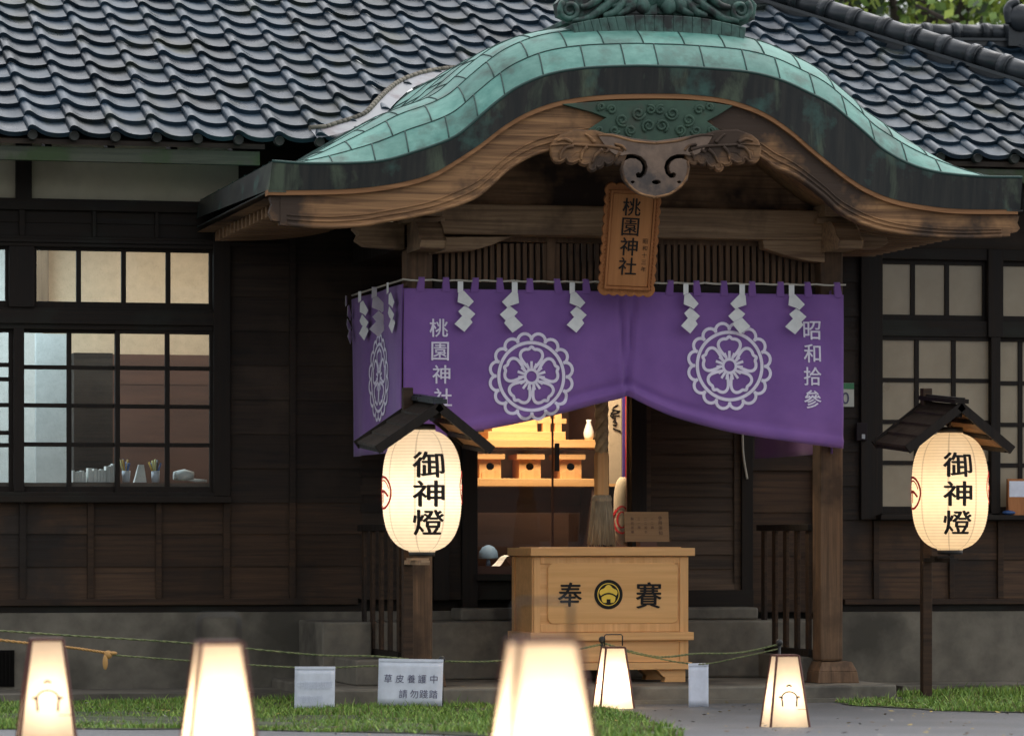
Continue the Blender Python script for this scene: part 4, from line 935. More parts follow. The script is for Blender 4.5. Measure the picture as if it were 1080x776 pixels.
# lawns
def lawn(name, poly, label, nblade, seed, inner):
    rnd = random.Random(seed); mb = MB(); n = len(poly)
    dense = []
    for i in range(n):
        a_, b_ = poly[i], poly[(i+1) % n]; k_ = max(2, int(math.hypot(b_[0]-a_[0], b_[1]-a_[1])/.12))
        for j_ in range(k_):
            x_, y_ = a_[0]+(b_[0]-a_[0])*j_/k_, a_[1]+(b_[1]-a_[1])*j_/k_; dense.append((x_ + .10*mnoise.noise((x_*4,y_*4,seed)), y_ + .14*mnoise.noise((x_*4,y_*4,seed+9))))
    idx = [mb.av((p[0], p[1], gz(p[0], p[1]) + .006)) for p in dense]; mb.af(idx)
    xs_ = [p[0] for p in poly]; ys_ = [p[1] for p in poly]
    def ins(x, y):
        c = False
        for i in range(n):
            x1, y1 = poly[i]; x2, y2 = poly[i-1]
            if (y1 > y) != (y2 > y) and x < (x2-x1)*(y-y1)/(y2-y1)+x1: c = not c
        return c
    k = 0
    while k < nblade:
        x, y = rnd.uniform(min(xs_), max(xs_)), rnd.uniform(min(ys_), max(ys_))
        if not ins(x + .22*mnoise.noise((x*3,y*3,1.5+seed)), y + .30*mnoise.noise((x*2.6,y*2.6,8.5+seed))): continue
        if mnoise.noise((x*2.0+4,y*2.6,seed+2.5)) < -.28 and rnd.random() < .85: continue
        k += 1; z = gz(x, y)+.004; cl = .5 + .5*math.sin(x*2.3+1.7*math.sin(y*3))
        h = rnd.uniform(.012,.038)*(1+.6*cl) if rnd.random() > .025 else rnd.uniform(.05,.11); a = rnd.uniform(0, math.pi); w = rnd.uniform(.003,.006); dx, dy = w*math.cos(a), w*math.sin(a); lx, ly = rnd.uniform(-.6,.6)*h, rnd.uniform(-.6,.6)*h
        pn = mnoise.noise((x*1.4, y*1.9, seed)); m = rnd.choices((0,1,2),(.5-.25*pn, .36+.2*pn, .14+.25*max(0,-pn)))[0]; h *= .75+.7*max(-.3,mnoise.noise((x*2.2,y*2.2,seed+5)))
        p = [mb.av(q) for q in ((x-dx,y-dy,z),(x+dx,y+dy,z),(x+lx*.5+dx*.6,y+ly*.5+dy*.6,z+h*.6),(x+lx*.5-dx*.6,y+ly*.5-dy*.6,z+h*.6),(x+lx,y+ly,z+h))]
        mb.af((p[0],p[1],p[2],p[3]), m+1); mb.af((p[3],p[2],p[4]), m+1)
    return solo(name, mb, inner, (sum(xs_)/n, sum(ys_)/n, 0), label, 'grass', kind='stuff')
gm = [pmat('turf_soil', (.028,.036,.014), (.05,.06,.022), (1,1,1), s=20, rough=(.9,.95), bmp=.5), plain('grass_blade', (.12,.235,.03), .6), plain('grass_blade_light', (.26,.38,.06), .6), plain('grass_blade_dry', (.17,.15,.055), .7)]
L = []
for p in ((-60,769),(200,769),(420,773),(560,778),(640,781),(712,779)): q = groundpt(*p); L.append((q.x, q.y))
for p in ((690,763),(668,752),(640,747.5)): q = groundpt(*p); L.append((q.x, q.y))
yl = -.52
for p in (600, 350): L.append((at(p,740,yl).x, yl))
for p in (340, -60): L.append((at(p,740,.9).x, .9))
lawn('grass_lawn', L, 'short green lawn strip left of the path', 52000, 11, gm)
L = []
for p in ((900,744),(985,749),(1090,752)): q = groundpt(*p); L.append((q.x, q.y))
for p in ((1100,1.18),(950,1.18)): L.append((at(p[0],735,p[1]).x, p[1]))
L += [(at(945,735,-.48).x,-.48),(at(880,735,-.48).x,-.48)]
lawn('grass_patch', L, 'weedy grass patch below the right wall', 15000, 12, gm)
mb = MB(); rnd = random.Random(9)
for k in range(420):
    p = groundpt(rnd.uniform(-20, 1100), rnd.uniform(741, 779)); a = rnd.uniform(0, 6.28); r_ = rnd.uniform(.006,.022); z_ = gz(p.x, p.y) + .012 + rnd.uniform(0,.02)
    u_ = Vector((math.cos(a), math.sin(a), rnd.uniform(-.3,.3)))*r_; v_ = Vector((-math.sin(a), math.cos(a), rnd.uniform(-.4,.4)))*r_*.5; c_ = Vector((p.x, p.y, z_))
    mb.af([mb.av(c_-u_), mb.av(c_-v_), mb.av(c_+u_), mb.av(c_+v_)], rnd.choice((0,0,1,2)))
solo('leaf_litter', mb, [plain('dead_leaf', (.11,.06,.025), .8), plain('yellow_leaf', (.36,.26,.06), .8), plain('grit', (.22,.21,.19), .8)], (0,0,0), 'scattered fallen leaves and grit on the lawn and asphalt', 'leaves', kind='stuff')
# ------------------------------------------------------------------ curtains
YN = -.16
nl, nr = at(425.5,400,YN).x, at(889.5,400,YN).x; nxc = at(662,418,YN).x
TOPL, TOPR = at(427,304,YN).z, at(889,311,YN).z
BL = spline([at(x, y, YN) for x, y in ((425.5,471),(455,463),(485,457.5),(540,447.5),(596,435),(630,426),(655,420),(662,417))], 6)
BR = spline([at(x, y, YN) for x, y in ((662,417),(672,422),(709,439),(768,455),(828,465),(889.5,473))], 6)
HEM = BL + BR[1:]
def ztop(x): return TOPL + (TOPR-TOPL)*(x-nl)/(nr-nl)
def ydisp(x, z):
    zt = ztop(x); zb = interp(HEM, x); h = max(zt-zb, .05); v = min(1, max(0, (zt-z)/h)); d = abs(x-nxc); y = YN
    w = .055*(1-v)**1.0; y += .042*math.exp(-((d-w)/.014)**2)*min(1, v*5)*(1-.4*v) - .018*math.exp(-((d-w-.035)/.022)**2)*v
    y -= .030*math.exp(-((z-zb-.045)/.022)**2) * (.5+.5*math.exp(-(d/.9)**2))
    y += .020*math.exp(-((z-zb-.095)/.03)**2)*math.exp(-(d/1.0)**2)
    y += .010*math.sin(3.1*x+2.0*v) + .010*v*math.sin(6.3*(x-nxc)+3*v) + .006*math.sin(17*x+1.2*math.sin(4*x))*(.25+.75*v)*math.exp(-(d/.6)**2)
    y += .007*math.sin(21*x)*max(0, 1-v*5)
    y += .022*mnoise.noise((x*1.9+z*1.1, z*1.3, 3.1)) + .009*mnoise.noise((x*6+z*4, z*2.5-x*2, 7.7))
    return y
cur = thing('porch_curtain', (nxc, YN, TOPL-1.2), 'wide purple porch curtain with two white flower crests, gathered up in the middle', 'curtain', 'purple porch curtains')
mb = MB(); NU = 150
def cl(u, v): x = nl + (nr-nl)*u; zt = ztop(x); zb = interp(HEM, x); z = zt + (zb-zt)*v; return (x, ydisp(x, z), z)
mb.grid(cl, NU, 44)
def hemline(u, v): x = nl + (nr-nl)*u; zb = interp(HEM, x); return (x, ydisp(x, zb) - .012*math.sin(math.pi*v) + .012*v, zb - .012*math.sin(math.pi*v) + .03*v)
tabs = (443,470,500,527,558,589,618,648,677,706,735.6,764,793,823,853,884)
for k, px in enumerate(tabs):                        # cloth loops over the rope
    x = at(px, 300, YN).x; w = .028; zt = ztop(x); lean = random.uniform(-.012,.012); y = ydisp(x, zt)
    top = at(px, 293.5 + (px-425)*6/465, YN).z
    for yo in (-.012, .012): mb.hexa([(x-w,y+yo-.001,zt-.02),(x+w,y+yo-.001,zt-.02),(x+w,y+yo+.001,zt-.02),(x-w,y+yo+.001,zt-.02)],[(x-w*.75+lean,YN+yo*.8-.001,top),(x+w*.75+lean,YN+yo*.8-.001,top),(x+w*.75+lean,YN+yo*.8+.001,top),(x-w*.75+lean,YN+yo*.8+.001,top)])
    mb.tube([(x-w*.75+lean, YN, top), (x+w*.75+lean, YN, top)], .0115, 8)
cloth = part('cloth', mb, [M['purple']], cur)
cloth.modifiers.new('solid', 'SOLIDIFY').thickness = .003
def arc(cx, cz, r, a0, a1, n): return [(cx + r*math.cos(a0+(a1-a0)*k/n), cz + r*math.sin(a0+(a1-a0)*k/n)) for k in range(n+1)]
def crest(mb, cx, cz, Rr, rot=0):
    w = Rr*.074; n = 16; ri = Rr*.87
    for k in range(n):
        a0 = 2*math.pi*k/n + rot; a1 = a0 + 2*math.pi/n; am = (a0+a1)/2; ch = Rr*.87*math.sin(math.pi/n); c = (cx + Rr*.845*math.cos(am), cz + Rr*.845*math.sin(am))
        pts = [(c[0] + ch*math.cos(am+t)*1.05, c[1] + ch*math.sin(am+t)*1.05) for t in [-1.62+3.24*j/10 for j in range(11)]]; mb.ribbon(pts, w)
    mb.ribbon(arc(cx, cz, Rr*.80, 0, 2*math.pi, 60)[:-1], w*1.05, True)
    for k in range(5):
        a = math.pi/2 + rot + 2*math.pi*k/5
        prof_ = [(.20,.07),(.30,.17),(.42,.255),(.52,.275),(.60,.235),(.64,.15),(.645,.07),(.70,0)]
        q = [(r, s) for r, s in prof_] + [(r, -s) for r, s in prof_[-2::-1]]
        v = spline([(r, s, 0) for r, s in q], 3)
        mb.ribbon([(cx + Rr*(p.x*math.cos(a)-p.y*math.sin(a)), cz + Rr*(p.x*math.sin(a)+p.y*math.cos(a))) for p in v], w)
        for aa, r0, r1 in ((a,.17,.36),(a+.38,.19,.33),(a-.38,.19,.33)): mb.ribbon([(cx + Rr*r*math.cos(aa), cz + Rr*r*math.sin(aa)) for r in (r0,(r0+r1)/2,r1)], w*.85)
    mb.ribbon(arc(cx, cz, Rr*.16, 0, 2*math.pi, 24)[:-1], w*.9, True)
def drape(mb, d=.010):
    for i, v in enumerate(mb.v): mb.v[i] = Vector((v.x, ydisp(v.x, v.z) - d + v.y, v.z))
for px, py in ((560,397),(769,386)):
    m2 = MB(); c = at(px, py, YN); crest(m2, c.x, c.z, 44.5/pxm(YN, px)); drape(m2); part('flower_crest', m2, [M['lilac']], cur)
m2 = MB()
for k, ch in enumerate('桃園神社'): c = at(462 + k*1.6, 346 + k*24.4, YN); write(m2, ch, c.x, c.z, 19.5/pxm(YN,465), lambda u, w: (u, 0, w), bold=.016)
drape(m2); part('lettering', m2, [M['lilac']], cur)
m2 = MB()
for k, ch in enumerate('昭和拾參'): c = at(856, 348.5 + k*24.2, YN); write(m2, ch, c.x, c.z, 19.5/pxm(YN,856), lambda u, w: (u, 0, w), bold=.016)
drape(m2); part('lettering', m2, [M['lilac']], cur)
# side curtains
def side_curtain(x, label, sgn, crest_on):
    t = thing('porch_curtain', (x, .9, at(400,480,.9).z), label, 'curtain', 'purple porch curtains')
    zt0, zt1 = at(427,300,0).z, at(377,316,1.75).z; zb = at(425,473,0).z - .02
    def sf(u, v):
        y = -.05 + 1.8*u; zt = zt0 + (zt1-zt0)*u - .10*math.sin(math.pi*u)*0; z = zt + (zb - zt)*v
        return (x + sgn*(.012*math.sin(9*u+2*v) + .010*math.sin(19*u)*v), y, z)
    m2 = MB(); m2.grid(sf, 60, 20); cl = part('cloth', m2, [M['purple']], t); cl.modifiers.new('solid', 'SOLIDIFY').thickness = .003
    if crest_on:
        m2 = MB(); crest(m2, 0, 0, .30)
        for i, v in enumerate(m2.v):
            y = .78 - v.x*1.0; z = at(410,397,.55).z + v.z; u = (y+.05)/1.8; zt = zt0+(zt1-zt0)*u; vv = (zt-z)/(zt-zb); m2.v[i] = Vector((x + sgn*(.012*math.sin(9*u+2*vv) + .010*math.sin(19*u)*vv) + sgn*.006, y, z))
        part('flower_crest', m2, [M['lilac']], t)
    return zt0, zt1
z_a, z_b = side_curtain(nl + .02, 'purple side curtain hanging on the left flank of the porch', -1, True)
side_curtain(at(874,400,0).x, 'purple side curtain seen from inside under the right end of the front curtain', 1, False)
# rope
m2 = MB(); pts = []
for i in range(61):
    px = 425 + 467*i/60; pts.append(at(px, 294.5 + (px-425)*5.5/465 + 1.2*abs(math.sin((px-425)/29*math.pi)), YN) )
m2.tube(pts, .0075, 6); pts2 = [pts[0]] + [Vector((nl+.02, -.05+1.8*k/10, z_a + .03 + (z_b-z_a)*k/10)) for k in range(11)]; m2.tube(pts2, .0075, 6)
solo('curtain_rope', m2, [M['rope_w']], (0, YN, TOPL), 'thin pale rope along the top of the purple curtain', 'rope')
# paper streamers
SH = [(0,0),(6,0),(6,10),(17,21),(11,27),(19,34),(13,40),(15,43),(6,53),(-5,45),(4,36),(0,31.5),(8,25),(-1,22),(0,12)]
def streamer(x, y, z, label, flip=1, turn=0, s=1/150):
    m2 = MB(); P = [((px-3)*s*flip, -py*s) for px, py in SH]
    m2.M = Matrix.Translation((x, y, z)) @ Matrix.Rotation(turn, 4, 'Z')
    segs = [[0,1,2,14],[14,2,3,4,12,13],[12,4,5,6,10,11],[10,6,7,8,9]]
    for k, sg in enumerate(segs):
        yo = (-.012 if k % 2 else .004); pp = [P[i] for i in sg]; pp = pp if flip > 0 else pp[::-1]
        A = [m2.av((p[0], yo + (.006 if p[1] > -.2 else -.004), p[1])) for p in pp]; m2.af(A[::-1] if True else A)
    o = solo('paper_streamer', m2, [M['white_paper']], (x, y, z), label, 'paper streamer', 'zigzag paper streamers on the curtain rope'); o.modifiers.new('solid', 'SOLIDIFY').thickness = .002; return o
labs = ['leftmost zigzag paper streamer on the front of the purple curtain, above the left writing', 'zigzag paper streamer hanging just above the left flower crest', 'zigzag paper streamer between the left flower crest and the wooden plaque',
        'zigzag paper streamer right of the wooden plaque, left of the right crest', 'zigzag paper streamer hanging just above the right flower crest', 'rightmost zigzag paper streamer, touching the right column of writing']
for px, fl, lb, tr in ((486,1,labs[0],.1),(543,-1,labs[1],-.05),(604,1,labs[2],.15),(724,1,labs[3],.2),(783,-1,labs[4],.0),(835,1,labs[5],-.1)):
    p = at(px, 296 + (px-425)*5/465, YN-.045); 
    streamer(p.x, YN-.05, p.z, lb, fl, tr, (1/152 if px != 543 else 1/150))
for yy, fl, lb, tr in ((1.62,1,'rearmost zigzag paper streamer on the side curtain, nearest the wall',1.1),(1.12,-1,'second zigzag paper streamer from the wall on the side curtain',1.9),(.62,1,'broad zigzag paper streamer above the crest of the side curtain',.25),(.13,-1,'zigzag paper streamer on the side curtain beside the porch corner',1.7)):
    u = (yy+.05)/1.8; streamer(nl - .04, yy, z_a + (z_b-z_a)*u + .02, lb, fl, tr)
# ------------------------------------------------------------------ plaque
pc = at(664.5, 309, -.52); tilt = R(14)
pq = thing('name_plaque', (pc.x, -.42, pc.z), 'orange carved wooden name plaque with scalloped border hanging under the gable', 'plaque')
pq.rotation_euler = (tilt, R(2.0), R(-6))
k = 1/156; W, H = 60*k, 117*k
def scallop(w, h, nx, nz, r):
    P = []
    def edge(x0, z0, x1, z1, n, ox, oz):
        for i in range(n):
            for j in range(6):
                t = (i + j/6)/n; b = math.sin(math.pi*j/6)*r; P.append((x0+(x1-x0)*t + ox*b, z0+(z1-z0)*t + oz*b))
    edge(-w/2,0,w/2,0,nx,0,-1); edge(w/2,0,w/2,h,nz,1,0); edge(w/2,h,-w/2,h,nx,0,1); edge(-w/2,h,-w/2,0,nz,-1,0); return P
m2 = MB(); cut_shape(m2, [scallop(W*.94, H, 6, 11, .014)], 0, .04, .005); part('scalloped_frame', m2, [M['plaque']], pq, local=True)
m2 = MB(); m2.box(-W*.37, W*.37, -.012, -.0005, H*.075, H*.93); part('board', m2, [wood('plaque_board', (.40,.16,.055), (.50,.215,.08), 'z', bmp=.1)], pq, local=True, bevel=.004)
m2 = MB()
for a, b in ((-W*.41, -W*.375), (W*.375, W*.41)): m2.box(a, b, -.02, -.0005, H*.05, H*.955)
m2.box(-W*.41, W*.41, -.019, -.0005, H*.045, H*.07); m2.box(-W*.41, W*.41, -.019, -.0005, H*.935, H*.96)
for i in range(26):
    for sx in (-1, 1): m2.ell((sx*W*.44, -.003, H*(.05+.9*i/25)), .006,.006,.009, 6, 4)
for i in range(12): m2.ell((-W*.4+W*.8*i/11, -.003, H*.025), .009,.006,.006, 6, 4)
part('moulding', m2, [M['plaque']], pq, local=True)
m2 = MB()
for i, ch in enumerate('桃園神社'): write(m2, ch, -W*.02, H*(.81-.183*i), .125, lambda u, w: (u, -.0155, w), bold=.012)
for i, ch in enumerate('昭和十三年'): write(m2, ch, W*.27, H*(.50-.065*i), .035, lambda u, w: (u, -.0155, w), bold=.004)
part('lettering', m2, [M['black']], pq, local=True)
# ------------------------------------------------------------------ big paper lanterns on posts
def big_lantern(cxp, cyp, Y, hwp, hhp, lab_l, lab_s, glow, warm, textpx, post_off, post_z, base_px):
    c = at(cxp, cyp, Y); k = 1/pxm(Y, cxp); r = hwp*k; h = 2*hhp*k
    roof_d = .72; tz = R(4.0)
    px_ = c.x + post_off; yb = Y + .33
    st = thing('lantern_stand', (px_, yb, post_z), lab_s, 'lantern stand', 'roofed lantern stands')
    apex = at(cxp + (16.5 if cxp < 700 else 8), 424, Y-.30).z
    m2 = MB(); m2.box(px_-.035, px_+.035, yb-.035, yb+.035, post_z-.05, apex+.12); part('post', m2, [M['wains']], st, bevel=.006)
    m2 = MB(); m2.box(px_-.03, px_+.03, Y-.25, yb-.036, c.z-h/2-.085, c.z-h/2-.055); m2.box(px_-.06, px_+.06, Y-.08, Y+.08, c.z-h/2-.054, c.z-h/2-.04); part('bracket_arm', m2, [M['porch_x'] if cxp < 700 else M['dark_v']], st)
    rx = at(cxp + (16.5 if cxp < 700 else 9), 424, Y-.3).x; yf, ybk = Y-.32, Y+.36
    hl, hr = (64*k, 55*k) if cxp < 700 else (57*k, 55*k); drop = 45*k
    def rp(dx, yy, dz): # tilted forward
        return (rx + dx, yy, apex + dz + (yy - Y)*math.tan(tz))
    m2 = MB()
    for sx, hw in ((-1, hl), (1, hr)):
        n = 4
        for i in range(n):                           # lapped roof boards
            f0, f1 = i/n, (i+1.12)/n
            z0, z1 = -drop*f0, -drop*min(f1, 1.02)
            lo = [rp(sx*hw*f0, yf, z0-.012), rp(sx*hw*min(f1,1.02), yf, z1+.004), rp(sx*hw*min(f1,1.02), ybk, z1+.004), rp(sx*hw*f0, ybk, z0-.012)]
            hi = [rp(sx*hw*f0, yf, z0+.006), rp(sx*hw*min(f1,1.02), yf, z1+.022), rp(sx*hw*min(f1,1.02), ybk, z1+.022), rp(sx*hw*f0, ybk, z0+.006)]
            m2.hexa(lo, hi)
    part('roof', m2, [M['dark_h']], st)
    m2 = MB()
    for sx, hw in ((-1, hl), (1, hr)):
        m2.hexa([rp(sx*.012, yf+.02, -.026), rp(sx*hw*.98, yf+.02, -drop*.98-.019), rp(sx*hw*.98, ybk-.02, -drop*.98-.019), rp(sx*.012, ybk-.02, -.026)], [rp(sx*.012, yf+.02, -.018), rp(sx*hw*.98, yf+.02, -drop*.98-.010), rp(sx*hw*.98, ybk-.02, -drop*.98-.010), rp(sx*.012, ybk-.02, -.018)])
    part('roof_glow_board', m2, [M['rafter']], st)  # paler board added so the underside looks lit by the lantern
    m2 = MB()
    for sx, hw in ((-1, hl), (1, hr)):
        for yy in (yf-.03, ybk): m2.bar(rp(-sx*.012, yy, .0), rp(sx*hw*1.03, yy, -drop*1.03), .03, .06)
        for f in (.3, .65, .95): m2.bar(rp(sx*hw*f, yf, -drop*f-.028), rp(sx*hw*f, ybk, -drop*f-.028), .03, .03)
    part('barge_rafter', m2, [M['dark_v']], st)
    m2 = MB(); m2.bar(rp(0, yf-.05, .028), rp(0, ybk+.03, .028), .10, .03); m2.bar(rp(0, yf-.045, .046), rp(0, ybk+.02, .046), .05, .016); part('ridge_cap', m2, [M['ridge'] if cxp < 700 else M['dark_v']], st)
    m2 = MB(); m2.bar(rp(0, yf, -.06), rp(0, yb, -.06), .04, .05); m2.tube([(c.x, Y, c.z+h/2+.03), (c.x, Y, apex-.06)], .006, 6); m2.box(min(c.x,px_)-.03, max(c.x,px_)+.03, Y-.02, Y+.02, apex-.10, apex-.055); part('hanger', m2, [M['dark_v']], st)
    la = thing('paper_lantern', (c.x, Y, c.z-h/2), lab_l, 'paper lantern', 'big writing lanterns under little roofs')
    lc = Vector((c.x, Y, c.z)); pr = chochin_prof(r, h)
    m2 = MB(); m2.lathe(pr, 56, 0, lc, caps=False)
    body = link(bpy.data.objects.new('paper_body', mesh_of('paper_body', m2, M['chochin'], lc))); body.parent = la; body.location = (0, 0, h/2)
    m2 = MB(); rc = r*.33
    m2.lathe([(rc*.9, h/2-.004),(rc*1.03, h/2-.002),(rc*1.03, h/2+.035),(rc*.85, h/2+.038)], 28, 0, lc, caps=False); part('top_ring', m2, [M['iron']], la)
    m2 = MB(); m2.lathe([(rc*.85, -h/2-.028),(rc*1.0, -h/2-.026),(rc*1.0, -h/2+.002),(rc*.9, -h/2+.003)], 28, 0, lc, caps=True); part('bottom_ring', m2, [M['iron']], la)
    def radius(z):
        t = (z + h/2)/h; u = abs(2*t-1); return max(r*(1-u**3)**.39, r*.33)
    view = math.atan2(CAM.y - Y, CAM.x - c.x)
    def onto(ang, z): rr = radius(z) + .005; return (c.x + rr*math.cos(ang), Y + rr*math.sin(ang), c.z + z)
    m2 = MB(); mid = view + math.asin((textpx-cxp)/hwp)
    for i, ch in enumerate('御神燈'):
        zz = (cyp - (490.5 + 30.3*i))*k; write(m2, ch, 0, zz, (27.5 if cxp < 700 else 26)*k, lambda u, w: onto(mid + u/r, w), bold=.024, sx=1.27 if cxp < 700 else 1.22)
    part('lettering', m2, [M['black']], la)
    for ang, zc_ in ((view - R(72), -2*k), (view + R(92), 4*k)):
        m2 = MB()
        for rr_, w_, in ((16.5*k, 2.6*k),):
            q = MB(); q.ribbon(arc(0, 0, rr_, 0, 2*math.pi, 36)[:-1], w_, True); q.ribbon([(p[0], p[1]) for p in [(-.7*rr_*(1-2*j/12), rr_*(.35*math.sin(math.pi*j/12) - .25)) for j in range(13)]], w_*1.1); q.ribbon([(0, .1*rr_ - .08*rr_*j) for j in range(10)], w_); q.ribbon(arc(0, 0, rr_*.78, .3, 2.84, 16), w_*.6)
            o = len(m2.v)
            for v in q.v: m2.v.append(Vector(onto(ang + v.x/r, zc_ + v.z)))
            for f in q.f: m2.af([i+o for i in f])
        part('red_crest', m2, [M['red']], la)
    lamp('POINT', 'lantern_bulb', (c.x, Y, c.z - .02), glow, warm, .09)
GL = (1.0,.80,.59)
big_lantern(445, 517.5, -.72, 42, 64.5, 'glowing paper lantern with black writing in front of the purple curtain', 'roofed wooden stand of the lantern in front of the purple curtain', 2.8, GL, 452.5, -.03, .0, 700)
big_lantern(1002, 518, -.45, 40.5, 62, 'glowing paper lantern with black writing in front of the frosted windows', 'roofed wooden lantern stand planted in the weedy grass patch', 2.4, (1,.72,.43), 1010.5, -.06, .03, 735)
# ------------------------------------------------------------------ offertory box
YX = .45; bx = lambda p, Y=YX: at(p, 640, Y).x; bz = lambda p, Y=YX: at(645, p, Y).z
ob = thing('offertory_box', (bx(645), YX+.3, .118), 'pale wooden offertory box with black characters and a round gold crest', 'offertory box')
D = .62
m2 = MB(); x0_, x1_ = bx(563), bx(725); m2.box(x0_, x1_, YX, YX+D, bz(698), bz(586.5)); part('box_body', m2, [M['hinoki']], ob, bevel=.003)
m2 = MB()                                            # posts and rails of the front
for a, b in ((562.5,569.5),(716.5,725.5)): m2.box(bx(a), bx(b), YX-.014, YX-.0005, bz(698), bz(587))
m2.box(bx(569.5)+.001, bx(716.5)-.001, YX-.012, YX-.0005, bz(594), bz(587)); m2.box(bx(569.5)+.001, bx(716.5)-.001, YX-.012, YX-.0005, bz(666), bz(657.5))
for y_ in (YX+.002, YX+D-.07): m2.box(x0_-.014, x0_-.0005, y_, y_+.06, bz(698), bz(587))
part('corner_frame', m2, [M['hinoki_z']], ob, bevel=.003)
m2 = MB(); rrect = []
xa_, xb_, za_, zb_ = bx(578), bx(713.5), bz(656.5), bz(594.5)
for cx_, cz_, a0 in ((xb_-.04, zb_-.04, 0), (xa_+.04, zb_-.04, 90), (xa_+.04, za_+.04, 180), (xb_-.04, za_+.04, 270)):
    rrect += [(cx_+.04*math.cos(R(a0+15*j)), cz_+.04*math.sin(R(a0+15*j))) for j in range(7)]
cut_shape(m2, [rrect], YX-.016, .015, .007); part('front_panel', m2, [wood('panel_wood', (.70,.37,.135), (.84,.49,.21), 'x', s=1.2, bmp=.08)], ob)
m2 = MB(); m2.box(bx(558), bx(731), YX-.05, YX+D+.04, bz(586), bz(577.5)); m2.box(x0_+.04, x1_-.04, YX+.02, YX+D-.02, bz(577.4), bz(576.6)); part('lid', m2, [M['hinoki']], ob, bevel=.004)
m2 = MB(); m2.box(bx(558), bx(730), YX-.045, YX+D+.03, bz(675), bz(666.5)); m2.box(bx(559), bx(729), YX-.03, YX+D+.02, bz(706), bz(698.5)); part('skirt_rail', m2, [M['hinoki']], ob, bevel=.003)
for px, sg in ((565,1),(723,-1)):
    for yy in (YX, YX+D-.12):
        m2 = MB(); x = bx(px); q = [(0,.118),(sg*.16,.118),(sg*.15,.15),(sg*.18,.17),(sg*.21,bz(706.3)),(0,bz(706.3))]; m2.prism([(x+a, z) for a, z in (q if sg > 0 else q[::-1])], yy, yy+.1); part('foot', m2, [M['hinoki']], ob, bevel=.003)
m2 = MB()
write(m2, '奉', bx(600.5), bz(626.5), 26/pxm(YX,640), lambda u, w: (u, YX-.0195, w), bold=.022, slant=.06); part('lettering', m2, [M['black']], ob); m2 = MB(); write(m2, '賽', bx(683.5), bz(627.5), 28/pxm(YX,640), lambda u, w: (u, YX-.0195, w), bold=.020, slant=.03)
part('lettering', m2, [M['black']], ob)
m2 = MB(); cc_ = (bx(641), bz(626.5)); kx = 1/pxm(YX, 641); m2.M = Matrix.Translation((cc_[0], YX-.020, cc_[1]))
m2.ribbon(arc(0,0,14.2*kx,0,2*math.pi,48)[:-1], 2.6*kx, True, 0)
m2.M = Matrix.Translation((cc_[0], YX-.0185, cc_[1])); disc = arc(0,0,13*kx,0,2*math.pi,40)[:-1]; m2.af([m2.av((p[0],0,p[1])) for p in disc], 0)
m2.M = Matrix.Translation((cc_[0], YX-.0205, cc_[1])); m2.ribbon(arc(0,0,11.6*kx,0,2*math.pi,40)[:-1], .9*kx, True, 1)
fl_ = []
for i in range(60):
    a = 2*math.pi*i/60; rr = (9.2 + 1.0*math.cos(5*(a-math.pi/2)))*kx; fl_.append((rr*math.cos(a), rr*math.sin(a)))
m2.af([m2.av((p[0],0,p[1])) for p in fl_], 1)
m2.M = Matrix.Translation((cc_[0], YX-.0225, cc_[1])); m2.ribbon([(-9.5*kx+19*kx*j/12, (-3.5+4.5*math.sin(math.pi*j/12)**.8)*kx) for j in range(13)], 1.6*kx, False, 0); m2.ribbon([(0,-5*kx),(0,-9.5*kx)], 4.2*kx, False, 0)
part('round_crest', m2, [M['black'], M['gold']], ob)
# small notice on the lid
YQ2 = YX + .28; zl = bz(576.6)
nb = thing('notice_board', (at(682,577,YQ2).x, YQ2, zl), 'small wooden etiquette board standing on the offertory box lid', 'notice')
m2 = MB(); m2.hexa([(at(659.5,556,YQ2).x,YQ2,at(680,571,YQ2).z),(at(706,556,YQ2).x,YQ2,at(680,571,YQ2).z),(at(706,556,YQ2).x,YQ2+.012,at(680,571,YQ2).z),(at(659.5,556,YQ2).x,YQ2+.012,at(680,571,YQ2).z)],[(at(659.5,556,YQ2).x,YQ2+.03,at(680,539.5,YQ2).z),(at(706,556,YQ2).x,YQ2+.03,at(680,539.5,YQ2).z),(at(706,556,YQ2).x,YQ2+.042,at(680,539.5,YQ2).z),(at(659.5,556,YQ2).x,YQ2+.042,at(680,539.5,YQ2).z)]); part('board', m2, [wood('notice_wood', (.26,.15,.07), (.33,.20,.10), 'x', bmp=.08)], nb)
m2 = MB(); m2.box(at(674,575,YQ2).x, at(692,575,YQ2).x, YQ2-.03, YQ2+.08, zl, at(680,571.2,YQ2).z); part('stand', m2, [M['brown_wall']], nb)
m2 = MB(); zb_n, zt_n = at(680,571,YQ2).z, at(680,539.5,YQ2).z
fnb = lambda u, w: (u, YQ2 + .03*(w-zb_n)/(zt_n-zb_n) - .003, w)
for i, ch in enumerate('參拜須知'): write(m2, ch, at(697,0,YQ2).x, at(690,546+5.3*i,YQ2).z, .03, fnb, bold=.004)
for j, px in enumerate((688.5,681.5,674.5,667.5)):
    for i, ch in enumerate(('一二拜','二二拍手','三一拜','鞠躬祈願')[j]): write(m2, ch, at(px,0,YQ2).x, at(690,547+4.6*i,YQ2).z, .021, fnb)
part('lettering', m2, [M['brown_wall']], nb)
